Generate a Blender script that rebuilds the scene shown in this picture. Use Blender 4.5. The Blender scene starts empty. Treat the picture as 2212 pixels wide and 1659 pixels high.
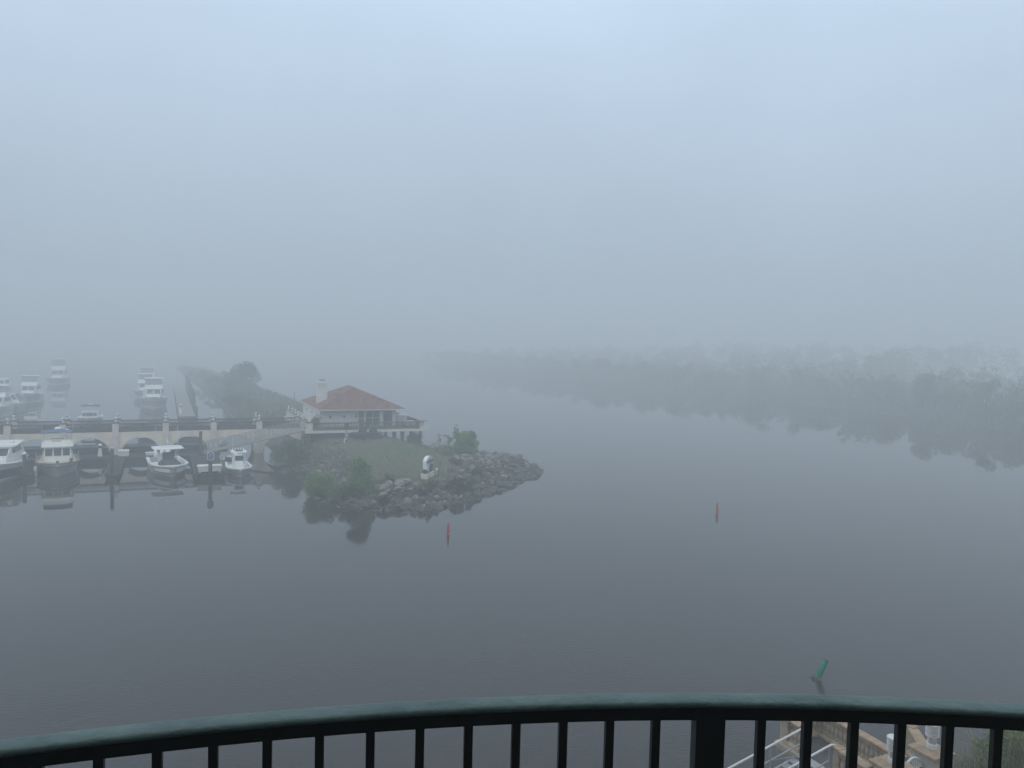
import bpy, bmesh, math, random
from math import sin, cos, pi, radians, sqrt, atan2
from mathutils import Vector, Matrix, noise

sc = bpy.context.scene
COL = sc.collection
random.seed(7)

# ------------------------------------------------------------------ camera
PITCH, ROLL = radians(3.0), 0.026
cam_d = bpy.data.cameras.new('camera')
cam_d.sensor_width = 36.0
cam_d.lens = 36.0 * 1661.0 / 2212.0
cam_d.clip_start = 0.05
cam_d.clip_end = 6000
cam = bpy.data.objects.new('camera', cam_d)
COL.objects.link(cam)
_f = Vector((0, cos(PITCH), -sin(PITCH)))
_u = Vector((0, sin(PITCH), cos(PITCH)))
_r = Vector((1, 0, 0))
_R = cos(ROLL) * _r + sin(ROLL) * _u
_U = -sin(ROLL) * _r + cos(ROLL) * _u
M = Matrix((( _R.x, _U.x, -_f.x), (_R.y, _U.y, -_f.y), (_R.z, _U.z, -_f.z))).to_4x4()
M.translation = Vector((0, 0, 13.0))
cam.matrix_world = M
sc.camera = cam

# ------------------------------------------------------------------ sky: fog-covered, brighter overhead
SUN_EL, SUN_AZ = radians(42), radians(205)
world = bpy.data.worlds.new('World')
sc.world = world
world.use_nodes = True
nt = world.node_tree
nt.nodes.clear()
N = nt.nodes.new
out = N('ShaderNodeOutputWorld')
bg1 = N('ShaderNodeBackground'); bg2 = N('ShaderNodeBackground'); mixs = N('ShaderNodeMixShader')
sky = N('ShaderNodeTexSky'); sky.sky_type = 'NISHITA'; sky.sun_disc = False
sky.sun_elevation = SUN_EL; sky.sun_rotation = SUN_AZ; sky.dust_density = 4.0
bg1.inputs['Strength'].default_value = 0.10
nt.links.new(sky.outputs[0], bg1.inputs['Color'])
tc = N('ShaderNodeTexCoord'); sep = N('ShaderNodeSeparateXYZ')
nt.links.new(tc.outputs['Generated'], sep.inputs[0])
ramp = N('ShaderNodeValToRGB')
SKY_STOPS = [(0.0, (0.39, 0.475, 0.575)), (0.14, (0.495, 0.615, 0.76)), (0.40, (0.69, 0.865, 1.075)), (0.62, (0.86, 0.97, 1.09)), (1.0, (1.0, 1.07, 1.14))]
while len(ramp.color_ramp.elements) < len(SKY_STOPS):
    ramp.color_ramp.elements.new(0.5)
for el, (p, c) in zip(ramp.color_ramp.elements, SKY_STOPS):
    el.position = p; el.color = (*c, 1)
nz = N('ShaderNodeTexNoise'); nz.inputs['Scale'].default_value = 2.2; nz.inputs['Detail'].default_value = 3
nt.links.new(tc.outputs['Generated'], nz.inputs['Vector'])
add = N('ShaderNodeMath'); add.operation = 'MULTIPLY_ADD'
add.inputs[1].default_value = 0.11; add.inputs[2].default_value = -0.055
nt.links.new(nz.outputs[0], add.inputs[0])
sm = N('ShaderNodeMath'); sm.operation = 'ADD'
nt.links.new(sep.outputs['Z'], sm.inputs[0]); nt.links.new(add.outputs[0], sm.inputs[1])
nt.links.new(sm.outputs[0], ramp.inputs[0])
nt.links.new(ramp.outputs[0], bg2.inputs['Color'])
nz2 = N('ShaderNodeTexNoise'); nz2.inputs['Scale'].default_value = 3.4; nz2.inputs['Detail'].default_value = 4
nt.links.new(tc.outputs['Generated'], nz2.inputs['Vector'])
pz = N('ShaderNodeMath'); pz.operation = 'MULTIPLY_ADD'; pz.inputs[1].default_value = 0.22; pz.inputs[2].default_value = 0.90
nt.links.new(nz2.outputs[0], pz.inputs[0]); nt.links.new(pz.outputs[0], bg2.inputs['Strength'])
mixs.inputs[0].default_value = 0.93
nt.links.new(bg1.outputs[0], mixs.inputs[1]); nt.links.new(bg2.outputs[0], mixs.inputs[2])
nt.links.new(mixs.outputs[0], out.inputs['Surface'])

sun_d = bpy.data.lights.new('sun', 'SUN')
sun_d.energy = 1.0; sun_d.angle = radians(40); sun_d.color = (1, 0.96, 0.9)
sun = bpy.data.objects.new('sun', sun_d); COL.objects.link(sun)
sd = Vector((sin(SUN_AZ) * cos(SUN_EL), cos(SUN_AZ) * cos(SUN_EL), sin(SUN_EL)))
sun.rotation_euler = sd.to_track_quat('Z', 'Y').to_euler()
sun.location = (0, -50, 80)

sc.view_settings.view_transform = 'Standard'
sc.view_settings.look = 'None'
sc.view_settings.exposure = 0.0
sc.view_settings.gamma = 1.0
sc.cycles.use_denoising = True
sc.cycles.max_bounces = 6
sc.cycles.diffuse_bounces = 3
sc.cycles.glossy_bounces = 3
sc.cycles.transmission_bounces = 3
sc.cycles.volume_bounces = 1
sc.cycles.caustics_reflective = False
sc.cycles.caustics_refractive = False
sc.cycles.sample_clamp_indirect = 4.0

HAZE_DENSITY = 0.0069
HAZE_COLOR = (0.885, 0.955, 1.0)

# ------------------------------------------------------------------ helpers
A = radians(24.316)                       # the marina, its bridge and docks share this bearing
OX, OY = -50.085, 76.089
EX, EY = cos(A), sin(A)
NX, NY = -sin(A), cos(A)
HEAD = A - pi / 2                         # boats moored bow out

def W(lx, ly, z=0.0):
    return Vector((OX + lx * EX + ly * NX, OY + lx * EY + ly * NY, z))

MATS = {}
def mat(name, col, rough=0.7, var=0.15, scale=3.0, bump=0.0, bscale=20.0, metal=0.0, col2=None, island=False, spec=0.5, stretch=None, coat=0.0):
    if name in MATS:
        return MATS[name]
    m = bpy.data.materials.new(name)
    m.use_nodes = True
    t = m.node_tree
    b = t.nodes['Principled BSDF']
    b.inputs['Roughness'].default_value = rough
    b.inputs['Metallic'].default_value = metal
    b.inputs['Specular IOR Level'].default_value = spec
    b.inputs['Coat Weight'].default_value = coat
    tcn = t.nodes.new('ShaderNodeTexCoord')
    vec = tcn.outputs['Object']
    if stretch:
        mp = t.nodes.new('ShaderNodeMapping'); mp.inputs['Scale'].default_value = stretch
        t.links.new(vec, mp.inputs[0]); vec = mp.outputs[0]
    c2 = col2 if col2 else tuple(max(0, c * (1 - var * 2)) for c in col)
    c1 = col if col2 else tuple(min(1, c * (1 + var)) for c in col)
    r = t.nodes.new('ShaderNodeValToRGB')
    r.color_ramp.elements[0].position = 0.3; r.color_ramp.elements[1].position = 0.7
    r.color_ramp.elements[0].color = (*c2, 1); r.color_ramp.elements[1].color = (*c1, 1)
    if island:
        g = t.nodes.new('ShaderNodeNewGeometry')
        r.color_ramp.elements[0].position = 0.0; r.color_ramp.elements[1].position = 1.0
        t.links.new(g.outputs['Random Per Island'], r.inputs[0])
    else:
        n = t.nodes.new('ShaderNodeTexNoise'); n.inputs['Scale'].default_value = scale; n.inputs['Detail'].default_value = 5
        t.links.new(vec, n.inputs['Vector']); t.links.new(n.outputs[0], r.inputs[0])
    t.links.new(r.outputs[0], b.inputs['Base Color'])
    if bump > 0:
        n2 = t.nodes.new('ShaderNodeTexNoise'); n2.inputs['Scale'].default_value = bscale; n2.inputs['Detail'].default_value = 6
        t.links.new(vec, n2.inputs['Vector'])
        bp = t.nodes.new('ShaderNodeBump'); bp.inputs['Strength'].default_value = bump; bp.inputs['Distance'].default_value = 0.05
        t.links.new(n2.outputs[0], bp.inputs['Height']); t.links.new(bp.outputs[0], b.inputs['Normal'])
    MATS[name] = m
    return m

class MB:
    def __init__(s): s.v = []; s.f = []; s.mi = []; s.cur = 0
    def add(s, vs, fs):
        o = len(s.v)
        s.v += [tuple(v) for v in vs]
        for f in fs:
            s.f.append(tuple(i + o for i in f)); s.mi.append(s.cur)
        return s
    def box(s, x0, x1, y0, y1, z0, z1, M=None):
        vs = [Vector(p) for p in ((x0,y0,z0),(x1,y0,z0),(x1,y1,z0),(x0,y1,z0),(x0,y0,z1),(x1,y0,z1),(x1,y1,z1),(x0,y1,z1))]
        if M: vs = [M @ v for v in vs]
        return s.add(vs, [(0,3,2,1),(4,5,6,7),(0,1,5,4),(1,2,6,5),(2,3,7,6),(3,0,4,7)])
    def tube(s, pts, r, n=6, r2=None, cap=True):
        pts = [Vector(p) for p in pts]
        rings = []
        for i, p in enumerate(pts):
            d = (pts[min(i + 1, len(pts) - 1)] - pts[max(i - 1, 0)])
            if d.length < 1e-9: d = Vector((0, 0, 1))
            d.normalize()
            a = Vector((0, 0, 1)) if abs(d.z) < 0.9 else Vector((1, 0, 0))
            u = d.cross(a).normalized(); w = d.cross(u)
            rr = r if r2 is None else r + (r2 - r) * i / (len(pts) - 1)
            rings.append([p + (u * cos(2 * pi * k / n) + w * sin(2 * pi * k / n)) * rr for k in range(n)])
        return s.loft(rings, True, cap)
    def loft(s, rings, closed=True, cap=True):
        n = len(rings[0]); vs = [v for r in rings for v in r]; fs = []
        for i in range(len(rings) - 1):
            for k in range(n if closed else n - 1):
                k2 = (k + 1) % n
                fs.append((i*n + k, i*n + k2, (i+1)*n + k2, (i+1)*n + k))
        if cap and closed:
            fs.append(tuple(range(n - 1, -1, -1))); fs.append(tuple((len(rings)-1)*n + k for k in range(n)))
        return s.add(vs, fs)
    def lathe(s, prof, n=12, at=(0, 0, 0), M=None):
        rings = []
        for r, z in prof:
            ring = [Vector((r * cos(2*pi*k/n), r * sin(2*pi*k/n), z)) for k in range(n)]
            if M: ring = [M @ v for v in ring]
            rings.append([v + Vector(at) for v in ring])
        return s.loft(rings, True, True)
    def prism(s, poly, z0, z1):
        n = len(poly)
        vs = [(x, y, z0) for x, y in poly] + [(x, y, z1) for x, y in poly]
        fs = [tuple(range(n - 1, -1, -1)), tuple(range(n, 2 * n))] + [(k, (k+1) % n, n + (k+1) % n, n + k) for k in range(n)]
        return s.add(vs, fs)
    def quad(s, *p): return s.add(p, [tuple(range(len(p)))])
    def mesh(s, name, m, smooth=False):
        me = bpy.data.meshes.new(name)
        me.from_pydata(s.v, [], s.f); me.update()
        for x in (m if isinstance(m, (list, tuple)) else [m]): me.materials.append(x)
        if isinstance(m, (list, tuple)): me.polygons.foreach_set('material_index', s.mi)
        if smooth: me.polygons.foreach_set('use_smooth', [True] * len(me.polygons))
        return me
    def build(s, name, m, parent=None, smooth=False, kind=None, bevel=0):
        o = bpy.data.objects.new(name, s.mesh(name, m, smooth)); COL.objects.link(o)
        if parent: o.parent = parent
        if kind: o['kind'] = kind
        if bevel:
            b = o.modifiers.new('bevel', 'BEVEL'); b.width = bevel; b.segments = 2; b.limit_method = 'ANGLE'
        return o

def thing(name, label, cat, loc=(0, 0, 0), rz=0.0, group=None):
    o = bpy.data.objects.new(name, None); COL.objects.link(o)
    o.empty_display_size = 0.3
    o.location = loc; o.rotation_euler = (0, 0, rz)
    return tag(o, label, cat, group)
def tag(o, label, cat, group=None):
    o['label'] = label; o['category'] = cat
    if group: o['group'] = group
    return o
def struct(o): o['kind'] = 'structure'; return o
def link_copy(src, parent=None, loc=None):
    o = src.copy(); COL.objects.link(o)
    if parent: o.parent = parent
    if loc is not None: o.location = loc
    return o
def text_mesh(body, size, depth, m, name, parent, Mx):
    cu = bpy.data.curves.new('lettering', 'FONT'); cu.body = body; cu.size = size; cu.extrude = depth
    cu.align_x = 'CENTER'; cu.align_y = 'CENTER'
    t = bpy.data.objects.new('lettering', cu); COL.objects.link(t)
    bpy.context.view_layer.update()
    me = bpy.data.meshes.new_from_object(t.evaluated_get(bpy.context.evaluated_depsgraph_get()))
    bpy.data.objects.remove(t); bpy.data.curves.remove(cu)
    me.transform(Mx); me.materials.clear(); me.materials.append(m)
    o = bpy.data.objects.new(name, me); COL.objects.link(o); o.parent = parent
    return o

# ------------------------------------------------------------------ materials
m_white = mat('white_gelcoat', (0.80, 0.82, 0.82), 0.35, 0.05, 1.5)
m_cream = mat('cream_gelcoat', (0.80, 0.785, 0.72), 0.4, 0.06, 1.5)
m_greyhull = mat('grey_hull', (0.50, 0.51, 0.51), 0.4, 0.06, 1.5)
m_navy = mat('navy_hull', (0.08, 0.09, 0.115), 0.3, 0.1, 1.5)
m_darkcover = mat('dark_canvas', (0.05, 0.055, 0.065), 0.85, 0.15, 4)
m_blue = mat('blue_canvas', (0.08, 0.14, 0.27), 0.85, 0.12, 4)
m_glass = mat('dark_glass', (0.03, 0.035, 0.04), 0.08, 0.1, 2)
m_chrome = mat('stainless_tube', (0.6, 0.62, 0.63), 0.3, 0.05, 4, metal=0.8)
m_vinyl = mat('clear_vinyl_enclosure', (0.36, 0.38, 0.39), 0.2, 0.05, 2)
m_wood = mat('teak_trim', (0.28, 0.19, 0.11), 0.6, 0.2, 6)
m_dock = mat('weathered_dock_timber', (0.048, 0.048, 0.05), 0.9, 0.2, 5, 0.4, 30, spec=0.15)
m_pile = mat('dark_piling_timber', (0.055, 0.055, 0.055), 0.85, 0.25, 4, 0.5, 20)
m_stucco = mat('unseen_facade_pale', (0.82, 0.735, 0.61), 0.9, 0.10, 0.8, 0.25, 60)
m_stucco2 = mat('grey_stucco', (0.70, 0.67, 0.61), 0.9, 0.08, 1.5, 0.25, 60)
m_balus = mat('stained_cast_stone', (0.10, 0.093, 0.086), 0.9, 0.25, 2.5, 0.2, 30)
m_cap = mat('brown_stone_cap', (0.20, 0.17, 0.14), 0.9, 0.2, 4, 0.3, 40)
m_lampw = mat('white_lamp_housing', (0.78, 0.79, 0.78), 0.45, 0.04, 6)
m_alu = mat('pale_aluminium', (0.45, 0.46, 0.47), 0.5, 0.08, 6, metal=0.3)
m_gang = mat('dull_grey_aluminium', (0.30, 0.31, 0.32), 0.6, 0.08, 6)
m_wallw = mat('white_siding_paint', (0.70, 0.71, 0.69), 0.7, 0.05, 1.2)
m_trim = mat('cream_trim_paint', (0.66, 0.64, 0.57), 0.7, 0.06, 2)
m_tile = mat('terracotta_roof_tile', (0.25, 0.128, 0.105), 0.85, 0.22, 1.6, 0.2, 30)
m_soil = mat('dark_rubble_soil', (0.085, 0.08, 0.068), 0.95, 0.3, 1.5, 0.8, 8)
m_rock = mat('grey_riprap_stone', (0.125, 0.118, 0.105), 0.9, 0.2, 1.8, 0.5, 10, col2=(0.036, 0.040, 0.030))
m_rockl = mat('pale_riprap_stone', (0.33, 0.31, 0.285), 0.9, 0.2, 2.0, 0.5, 10, col2=(0.12, 0.12, 0.105))
m_rockw = mat('wet_dark_stone', (0.07, 0.07, 0.065), 0.6, 0.3, 2.0, 0.5, 10)
m_bark = mat('bark', (0.09, 0.075, 0.06), 0.95, 0.2, 6, 0.5, 20)
m_leaf = mat('shrub_leaf', (0.25, 0.39, 0.125), 0.7, col2=(0.075, 0.15, 0.05), island=True)
m_leafm = mat('mid_green_leaf', (0.15, 0.23, 0.085), 0.7, col2=(0.05, 0.085, 0.035), island=True)
m_leafd = mat('dark_shrub_leaf', (0.09, 0.12, 0.06), 0.75, col2=(0.03, 0.05, 0.025), island=True)
m_leafo = mat('olive_leaf', (0.13, 0.14, 0.07), 0.75, col2=(0.05, 0.06, 0.035), island=True)
m_bankfog = mat('fog_paled_bank_leaf', (0.20, 0.215, 0.125), 0.8, col2=(0.11, 0.125, 0.075), island=True)  # leaf colour lightened to imitate thicker fog over the far bank
m_leafg = mat('olive_green_leaf', (0.27, 0.34, 0.09), 0.8, col2=(0.07, 0.11, 0.025), island=True)
m_reed = mat('dry_reed', (0.25, 0.24, 0.10), 0.8, col2=(0.06, 0.075, 0.02), island=True)
m_grassb = mat('lawn_blades', (0.085, 0.13, 0.04), 0.85, col2=(0.04, 0.065, 0.02), island=True)
m_red = mat('red_buoy_paint', (0.46, 0.045, 0.04), 0.5, 0.12, 5)
m_green = mat('green_buoy_paint', (0.02, 0.26, 0.17), 0.5, 0.15, 5)
m_signb = mat('sign_blue', (0.03, 0.10, 0.22), 0.5, 0.05, 4)
m_navyp = mat('sign_navy_paint', (0.035, 0.05, 0.085), 0.55, 0.08, 4)
m_signg = mat('sign_dark_green', (0.02, 0.04, 0.035), 0.5, 0.08, 4)
m_conc = mat('concrete', (0.38, 0.37, 0.35), 0.9, 0.12, 3, 0.3, 30)
m_rail_lit = mat('rail_green_skylit', (0.135, 0.215, 0.21), 0.55, 0.2, 7, 0.25, 24, col2=(0.075, 0.135, 0.138))  # lit copy of the railing green: sky light on top put into the colour
m_rail_shade = mat('rail_green_shaded', (0.010, 0.017, 0.017), 0.45, 0.2, 9)  # near-black copy of the same green: shade below the handrail put into the colour
m_floor = mat('dark_balcony_tile', (0.09, 0.085, 0.08), 0.8, 0.1, 4)
m_dim = mat('unseen_balcony_dark', (0.12, 0.10, 0.085), 0.9, 0.1, 2)  # dark tone keeps the unseen balcony interior dim behind the railing
m_tan = mat('tan_cast_stone', (0.56, 0.47, 0.36), 0.9, 0.14, 5, 0.25, 70)
m_tancap = mat('terracotta_stone_cap', (0.46, 0.34, 0.235), 0.9, 0.14, 6, 0.3, 70)
m_walk = mat('grey_walkway_deck', (0.115, 0.115, 0.115), 0.85, 0.12, 6, 0.2, 50)
m_black = mat('black_metal', (0.02, 0.02, 0.022), 0.6, 0.1, 5)
m_tablew = mat('white_resin', (0.75, 0.75, 0.73), 0.5, 0.04, 3)

# ------------------------------------------------------------------ water
def water_material():
    m = bpy.data.materials.new('calm_dark_water'); m.use_nodes = True
    t = m.node_tree; b = t.nodes['Principled BSDF']; L = t.links.new
    b.inputs['Base Color'].default_value = (0.036, 0.032, 0.031, 1)
    b.inputs['Roughness'].default_value = 0.006
    b.inputs['IOR'].default_value = 1.333
    g = t.nodes.new('ShaderNodeNewGeometry')
    mp = t.nodes.new('ShaderNodeMapping'); mp.inputs['Rotation'].default_value = (0, 0, radians(55)); mp.inputs['Scale'].default_value = (0.8, 2.2, 1)
    L(g.outputs['Position'], mp.inputs[0])
    n1 = t.nodes.new('ShaderNodeTexNoise'); n1.inputs['Scale'].default_value = 4.6; n1.inputs['Detail'].default_value = 4; n1.inputs['Roughness'].default_value = 0.55
    L(mp.outputs[0], n1.inputs['Vector'])
    n2 = t.nodes.new('ShaderNodeTexNoise'); n2.inputs['Scale'].default_value = 0.045; n2.inputs['Detail'].default_value = 2
    L(g.outputs['Position'], n2.inputs['Vector'])
    sp = t.nodes.new('ShaderNodeSeparateXYZ'); L(g.outputs['Position'], sp.inputs[0])
    wind = t.nodes.new('ShaderNodeMapRange')           # breeze ripples near the hotel, glassy towards the marina
    wind.inputs['From Min'].default_value = 54; wind.inputs['From Max'].default_value = 24
    wind.inputs['To Min'].default_value = 0.012; wind.inputs['To Max'].default_value = 1.0
    L(sp.outputs['Y'], wind.inputs['Value'])
    pat = t.nodes.new('ShaderNodeMapRange'); pat.inputs['From Min'].default_value = 0.38; pat.inputs['From Max'].default_value = 0.62
    pat.inputs['To Min'].default_value = 0.25; pat.inputs['To Max'].default_value = 1.0
    L(n2.outputs[0], pat.inputs['Value'])
    mu = t.nodes.new('ShaderNodeMath'); mu.operation = 'MULTIPLY'; L(wind.outputs[0], mu.inputs[0]); L(pat.outputs[0], mu.inputs[1])
    bp = t.nodes.new('ShaderNodeBump'); bp.inputs['Distance'].default_value = 0.06
    mu2 = t.nodes.new('ShaderNodeMath'); mu2.operation = 'MULTIPLY'; mu2.inputs[1].default_value = 0.5
    L(mu.outputs[0], mu2.inputs[0]); L(mu2.outputs[0], bp.inputs['Strength'])
    L(n1.outputs[0], bp.inputs['Height']); L(bp.outputs[0], b.inputs['Normal'])
    return m
wm = water_material()
mb = MB()
mb.quad((-1500, -1500, 0), (1500, -1500, 0), (1500, 1500, 0), (-1500, 1500, 0))
struct(mb.build('water', wm))

# ------------------------------------------------------------------ shores (marina frame)
ISLAND = [(24.3,42),(25.0,22),(25.4,8),(25.5,0),(25.3,-6),(25.6,-12),(26.4,-15.6),(25.6,-21),(25.48,-24.9),(25.9,-27.8),(26.5,-29.2),(27.4,-30.7),
 (28.9,-32.2),(30.8,-33.0),(32.2,-33.3),(33.8,-33.2),(35.6,-32.4),(36.3,-31.7),(37.8,-30.3),(39.7,-29.2),(41.8,-27.1),(44,-25.1),(46.7,-23),(48.8,-20.7),
 (49.5,-19.5),(50.1,-17.4),(49.5,-14.2),(47.4,-12.4),(45.2,-10.0),(44.2,-7),(43.7,-3),(43.2,1),(42,7),(40,15),(38.4,30),(37.6,60),(35.6,91),(35.2,105),(34,130),(30,180),(24,240),(18.1,238),(22.5,130),(24.5,57)]
def seg_dist(px, py, poly):
    best = 1e9; inside = False; n = len(poly); j = n - 1
    for i in range(n):
        ax, ay = poly[i]; bx, by = poly[j]
        if (ay > py) != (by > py) and px < (bx - ax) * (py - ay) / (by - ay) + ax: inside = not inside
        dx, dy = bx - ax, by - ay; q = ((px - ax) * dx + (py - ay) * dy) / (dx * dx + dy * dy)
        q = 0 if q < 0 else 1 if q > 1 else q
        d = (px - ax - q * dx) ** 2 + (py - ay - q * dy) ** 2
        if d < best: best = d
        j = i
    d = sqrt(best)
    return d if inside else -d
def smooth(t):
    t = 0 if t < 0 else 1 if t > 1 else t
    return t * t * (3 - 2 * t)
def island_z(x, y, d=None):
    if d is None: d = seg_dist(x, y, ISLAND)
    if d <= 0: return max(-0.9, 0.45 * d)
    z = 1.05 * smooth(d / 4.2 + 0.04) + 0.78 * smooth((y + 29) / 25) * smooth((d - 2.4) / 4.0)
    if x > 39 and y < -8:
        k = smooth((x - 39) / 3); z = z * (1 - k) + 1.22 * smooth(d / 2.7 + .05) * k
    if y > 12: z = z * (1 - smooth((y - 12) / 10)) + (0.25 + 1.25 * smooth(d / 3)) * smooth((y - 12) / 10)
    z += 0.10 * noise.noise((x * 0.5, y * 0.5, 3)) * smooth(d / 2) + 0.12 * noise.noise((x * 1.7, y * 1.7, 9)) * smooth(d / 1.5) * (1 - smooth((d - 3) / 2))
    return z
def land_mesh(name, x0, x1, y0, y1, st, zf, poly, mats, mf, cut=-1.6):
    nx = int((x1 - x0) / st) + 1; ny = int((y1 - y0) / st) + 1
    idx = {}; b = MB(); dd = {}
    for j in range(ny):
        for i in range(nx):
            x = x0 + i * st; y = y0 + j * st; d = seg_dist(x, y, poly)
            if d < cut: continue
            idx[(i, j)] = len(b.v); dd[(i, j)] = d
            p = W(x, y, zf(x, y, d)); b.v.append(tuple(p))
    for j in range(ny - 1):
        for i in range(nx - 1):
            k = [(i, j), (i + 1, j), (i + 1, j + 1), (i, j + 1)]
            if all(q in idx for q in k):
                b.f.append(tuple(idx[q] for q in k)); b.mi.append(mf(x0 + i * st, y0 + j * st, dd[k[0]]))
    return b.build(name, mats, None, True)
def lawn_material():
    m = mat('lawn_turf', (0.052, 0.095, 0.028), 0.95, 0.2, 0.22, 0.7, 12, col2=(0.105, 0.082, 0.05))
    return m
def isl_mat(x, y, d):
    e = 4.0 + 1.0 * noise.noise((x * .35, y * .35, 0)) - 1.4 * smooth((y + 12) / 8)
    if x > 41.0 and y < -9: return 1
    return 0 if d > e else 1
island = struct(land_mesh('island', 23.5, 52.5, -36, 20, 0.5, island_z, ISLAND, [lawn_material(), m_soil], isl_mat))
marsh_m = mat('marsh_ground', (0.065, 0.07, 0.036), 0.95, 0.25, 0.3, 0.8, 5, col2=(0.05, 0.045, 0.03))
PEN = struct(land_mesh('peninsula', 14, 44, 18.5, 244, 1.5, lambda x, y, d: island_z(x, y, d) - 0.03, ISLAND, [marsh_m], lambda *a: 0, -3.5))

# ------------------------------------------------------------------ riprap
def rock_mesh(seed, m, sub=2):
    bm = bmesh.new(); bmesh.ops.create_icosphere(bm, subdivisions=sub, radius=0.5)
    rnd = random.Random(seed)
    planes = [(Vector((rnd.uniform(-1, 1), rnd.uniform(-1, 1), rnd.uniform(-1, 1))).normalized(), rnd.uniform(0.26, 0.42)) for _ in range(9)]
    sx, sy, sz = rnd.uniform(.9, 1.25), rnd.uniform(.75, 1.0), rnd.uniform(.55, .85)
    for v in bm.verts:
        for n_, d_ in planes:
            k = v.co.dot(n_) - d_
            if k > 0: v.co -= n_ * k
        v.co *= 1 + 0.05 * noise.noise(v.co * 5 + Vector((seed, 0, 0)))
        v.co = Vector((v.co.x * sx, v.co.y * sy, v.co.z * sz))
    me = bpy.data.meshes.new('rock'); bm.to_mesh(me); bm.free(); me.materials.append(m)
    return me
rock_meshes = {k: [rock_mesh(i + 20 * j, mm, 2) for i in range(7)] for j, (k, mm) in enumerate((('l', m_rockl), ('g', m_rock), ('w', m_rockw)))}
cands = []
rr = random.Random(3)
tries = 0
while len(cands) < 3000 and tries < 120000:
    tries += 1
    x = rr.uniform(25, 51.5); y = rr.uniform(-34.5, -1)
    d = seg_dist(x, y, ISLAND)
    if d < -0.5: continue
    spit = x > 41.2 and y < -8
    lim = 9 if spit else 4.3 - 1.5 * smooth((y + 12) / 8) + (1.2 if (y > -29 and x < 31) else 0)
    if d > lim: continue
    if 32.5 < x < 38.5 and d > 3.3 and not spit: continue
    if not spit and y > -6 and x > 30 and rr.random() < 0.6: continue
    size = rr.uniform(0.22, 0.5) if rr.random() < 0.84 else rr.uniform(0.5, 0.9)
    if x < 31 and -27 < y: size *= 0.6                      # small stones on the west slope
    if not spit and d > 3.2: size *= 0.8
    cands.append((size, x, y, d, spit))
for x, y, q in ((29.9, -28.9, .75), (30.6, -29.6, 1.0), (31.2, -28.4, .9), (31.9, -28.9, 1.1), (32.6, -28.3, .95), (30.2, -30.6, .8), (31.4, -30.2, .85), (33.4, -29.0, .7), (40.9, -18.2, .8), (42.2, -17.0, .9), (44.6, -17.6, .85), (46.2, -17.0, .9)):
    cands.append((q, x, y, 3.0, 'pale'))
cands.sort(key=lambda c: -c[0] / (W(c[1], c[2]).length))
rubble = {'l': MB(), 'g': MB(), 'w': MB()}
for i, (size, x, y, d, spit) in enumerate(cands):
    z = island_z(x, y, d)
    if spit == 'pale': kind = 'l'; z = island_z(x, y)
    elif d < 0.5: kind = 'w'
    elif spit: kind = rr.choice('gggll') if d > 1.7 else rr.choice('ggwwl')
    elif x < 31 and y > -27: kind = rr.choice('lgg')
    else: kind = rr.choice('gggwwl') if d < 2.6 else rr.choice('llggg')
    me = rr.choice(rock_meshes[kind])
    rot = Matrix.Rotation(rr.uniform(0, 6.28), 4, 'Z') @ Matrix.Rotation(rr.uniform(-.5, .5), 4, 'X') @ Matrix.Rotation(rr.uniform(-.5, .5), 4, 'Y')
    p = W(x, y, max(z, -0.12) + size * rr.uniform(0.08, 0.24))
    Mx = Matrix.Translation(p) @ rot @ Matrix.Diagonal((size, size, size * rr.uniform(.8, 1.15), 1))
    if i < 300:
        o = bpy.data.objects.new('rock', me); COL.objects.link(o); o.parent = island; o.matrix_world = Mx
    else:
        b = rubble[kind]
        b.add([Mx @ v.co for v in me.vertices], [tuple(q.vertices) for q in me.polygons])
for k, mm in (('l', m_rockl), ('g', m_rock), ('w', m_rockw)):
    rubble[k].build('rubble', mm, island, kind='stuff')

# ------------------------------------------------------------------ foliage
def leaf_cloud(b, lobes, n, size, rnd, flat=0.0, droop=0.0):
    tot = sum(r * r for _, r in lobes)
    for c, r in lobes:
        for _ in range(int(n * r * r / tot)):
            d = Vector((rnd.gauss(0, 1), rnd.gauss(0, 1), rnd.gauss(0, 1))).normalized()
            rad = r * (1 - abs(rnd.gauss(0, 0.28)))
            p = Vector(c) + Vector((d.x * rad, d.y * rad, d.z * rad * 0.92))
            if p.z < 0.02: p.z = rnd.uniform(0.02, 0.25)
            a = Vector((rnd.gauss(0, 1), rnd.gauss(0, 1), rnd.gauss(0, .7) + 0.25)).normalized()
            w = a.cross(Vector((rnd.gauss(0, 1), rnd.gauss(0, 1), rnd.gauss(0, 1)))).normalized()
            s = size * rnd.uniform(.6, 1.35)
            b.add([p - w * s * .38, p + a * s * 0.15 - w * s * .1, p + a * s, p + w * s * .38], [(0, 1, 2, 3)])
    return b
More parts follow.
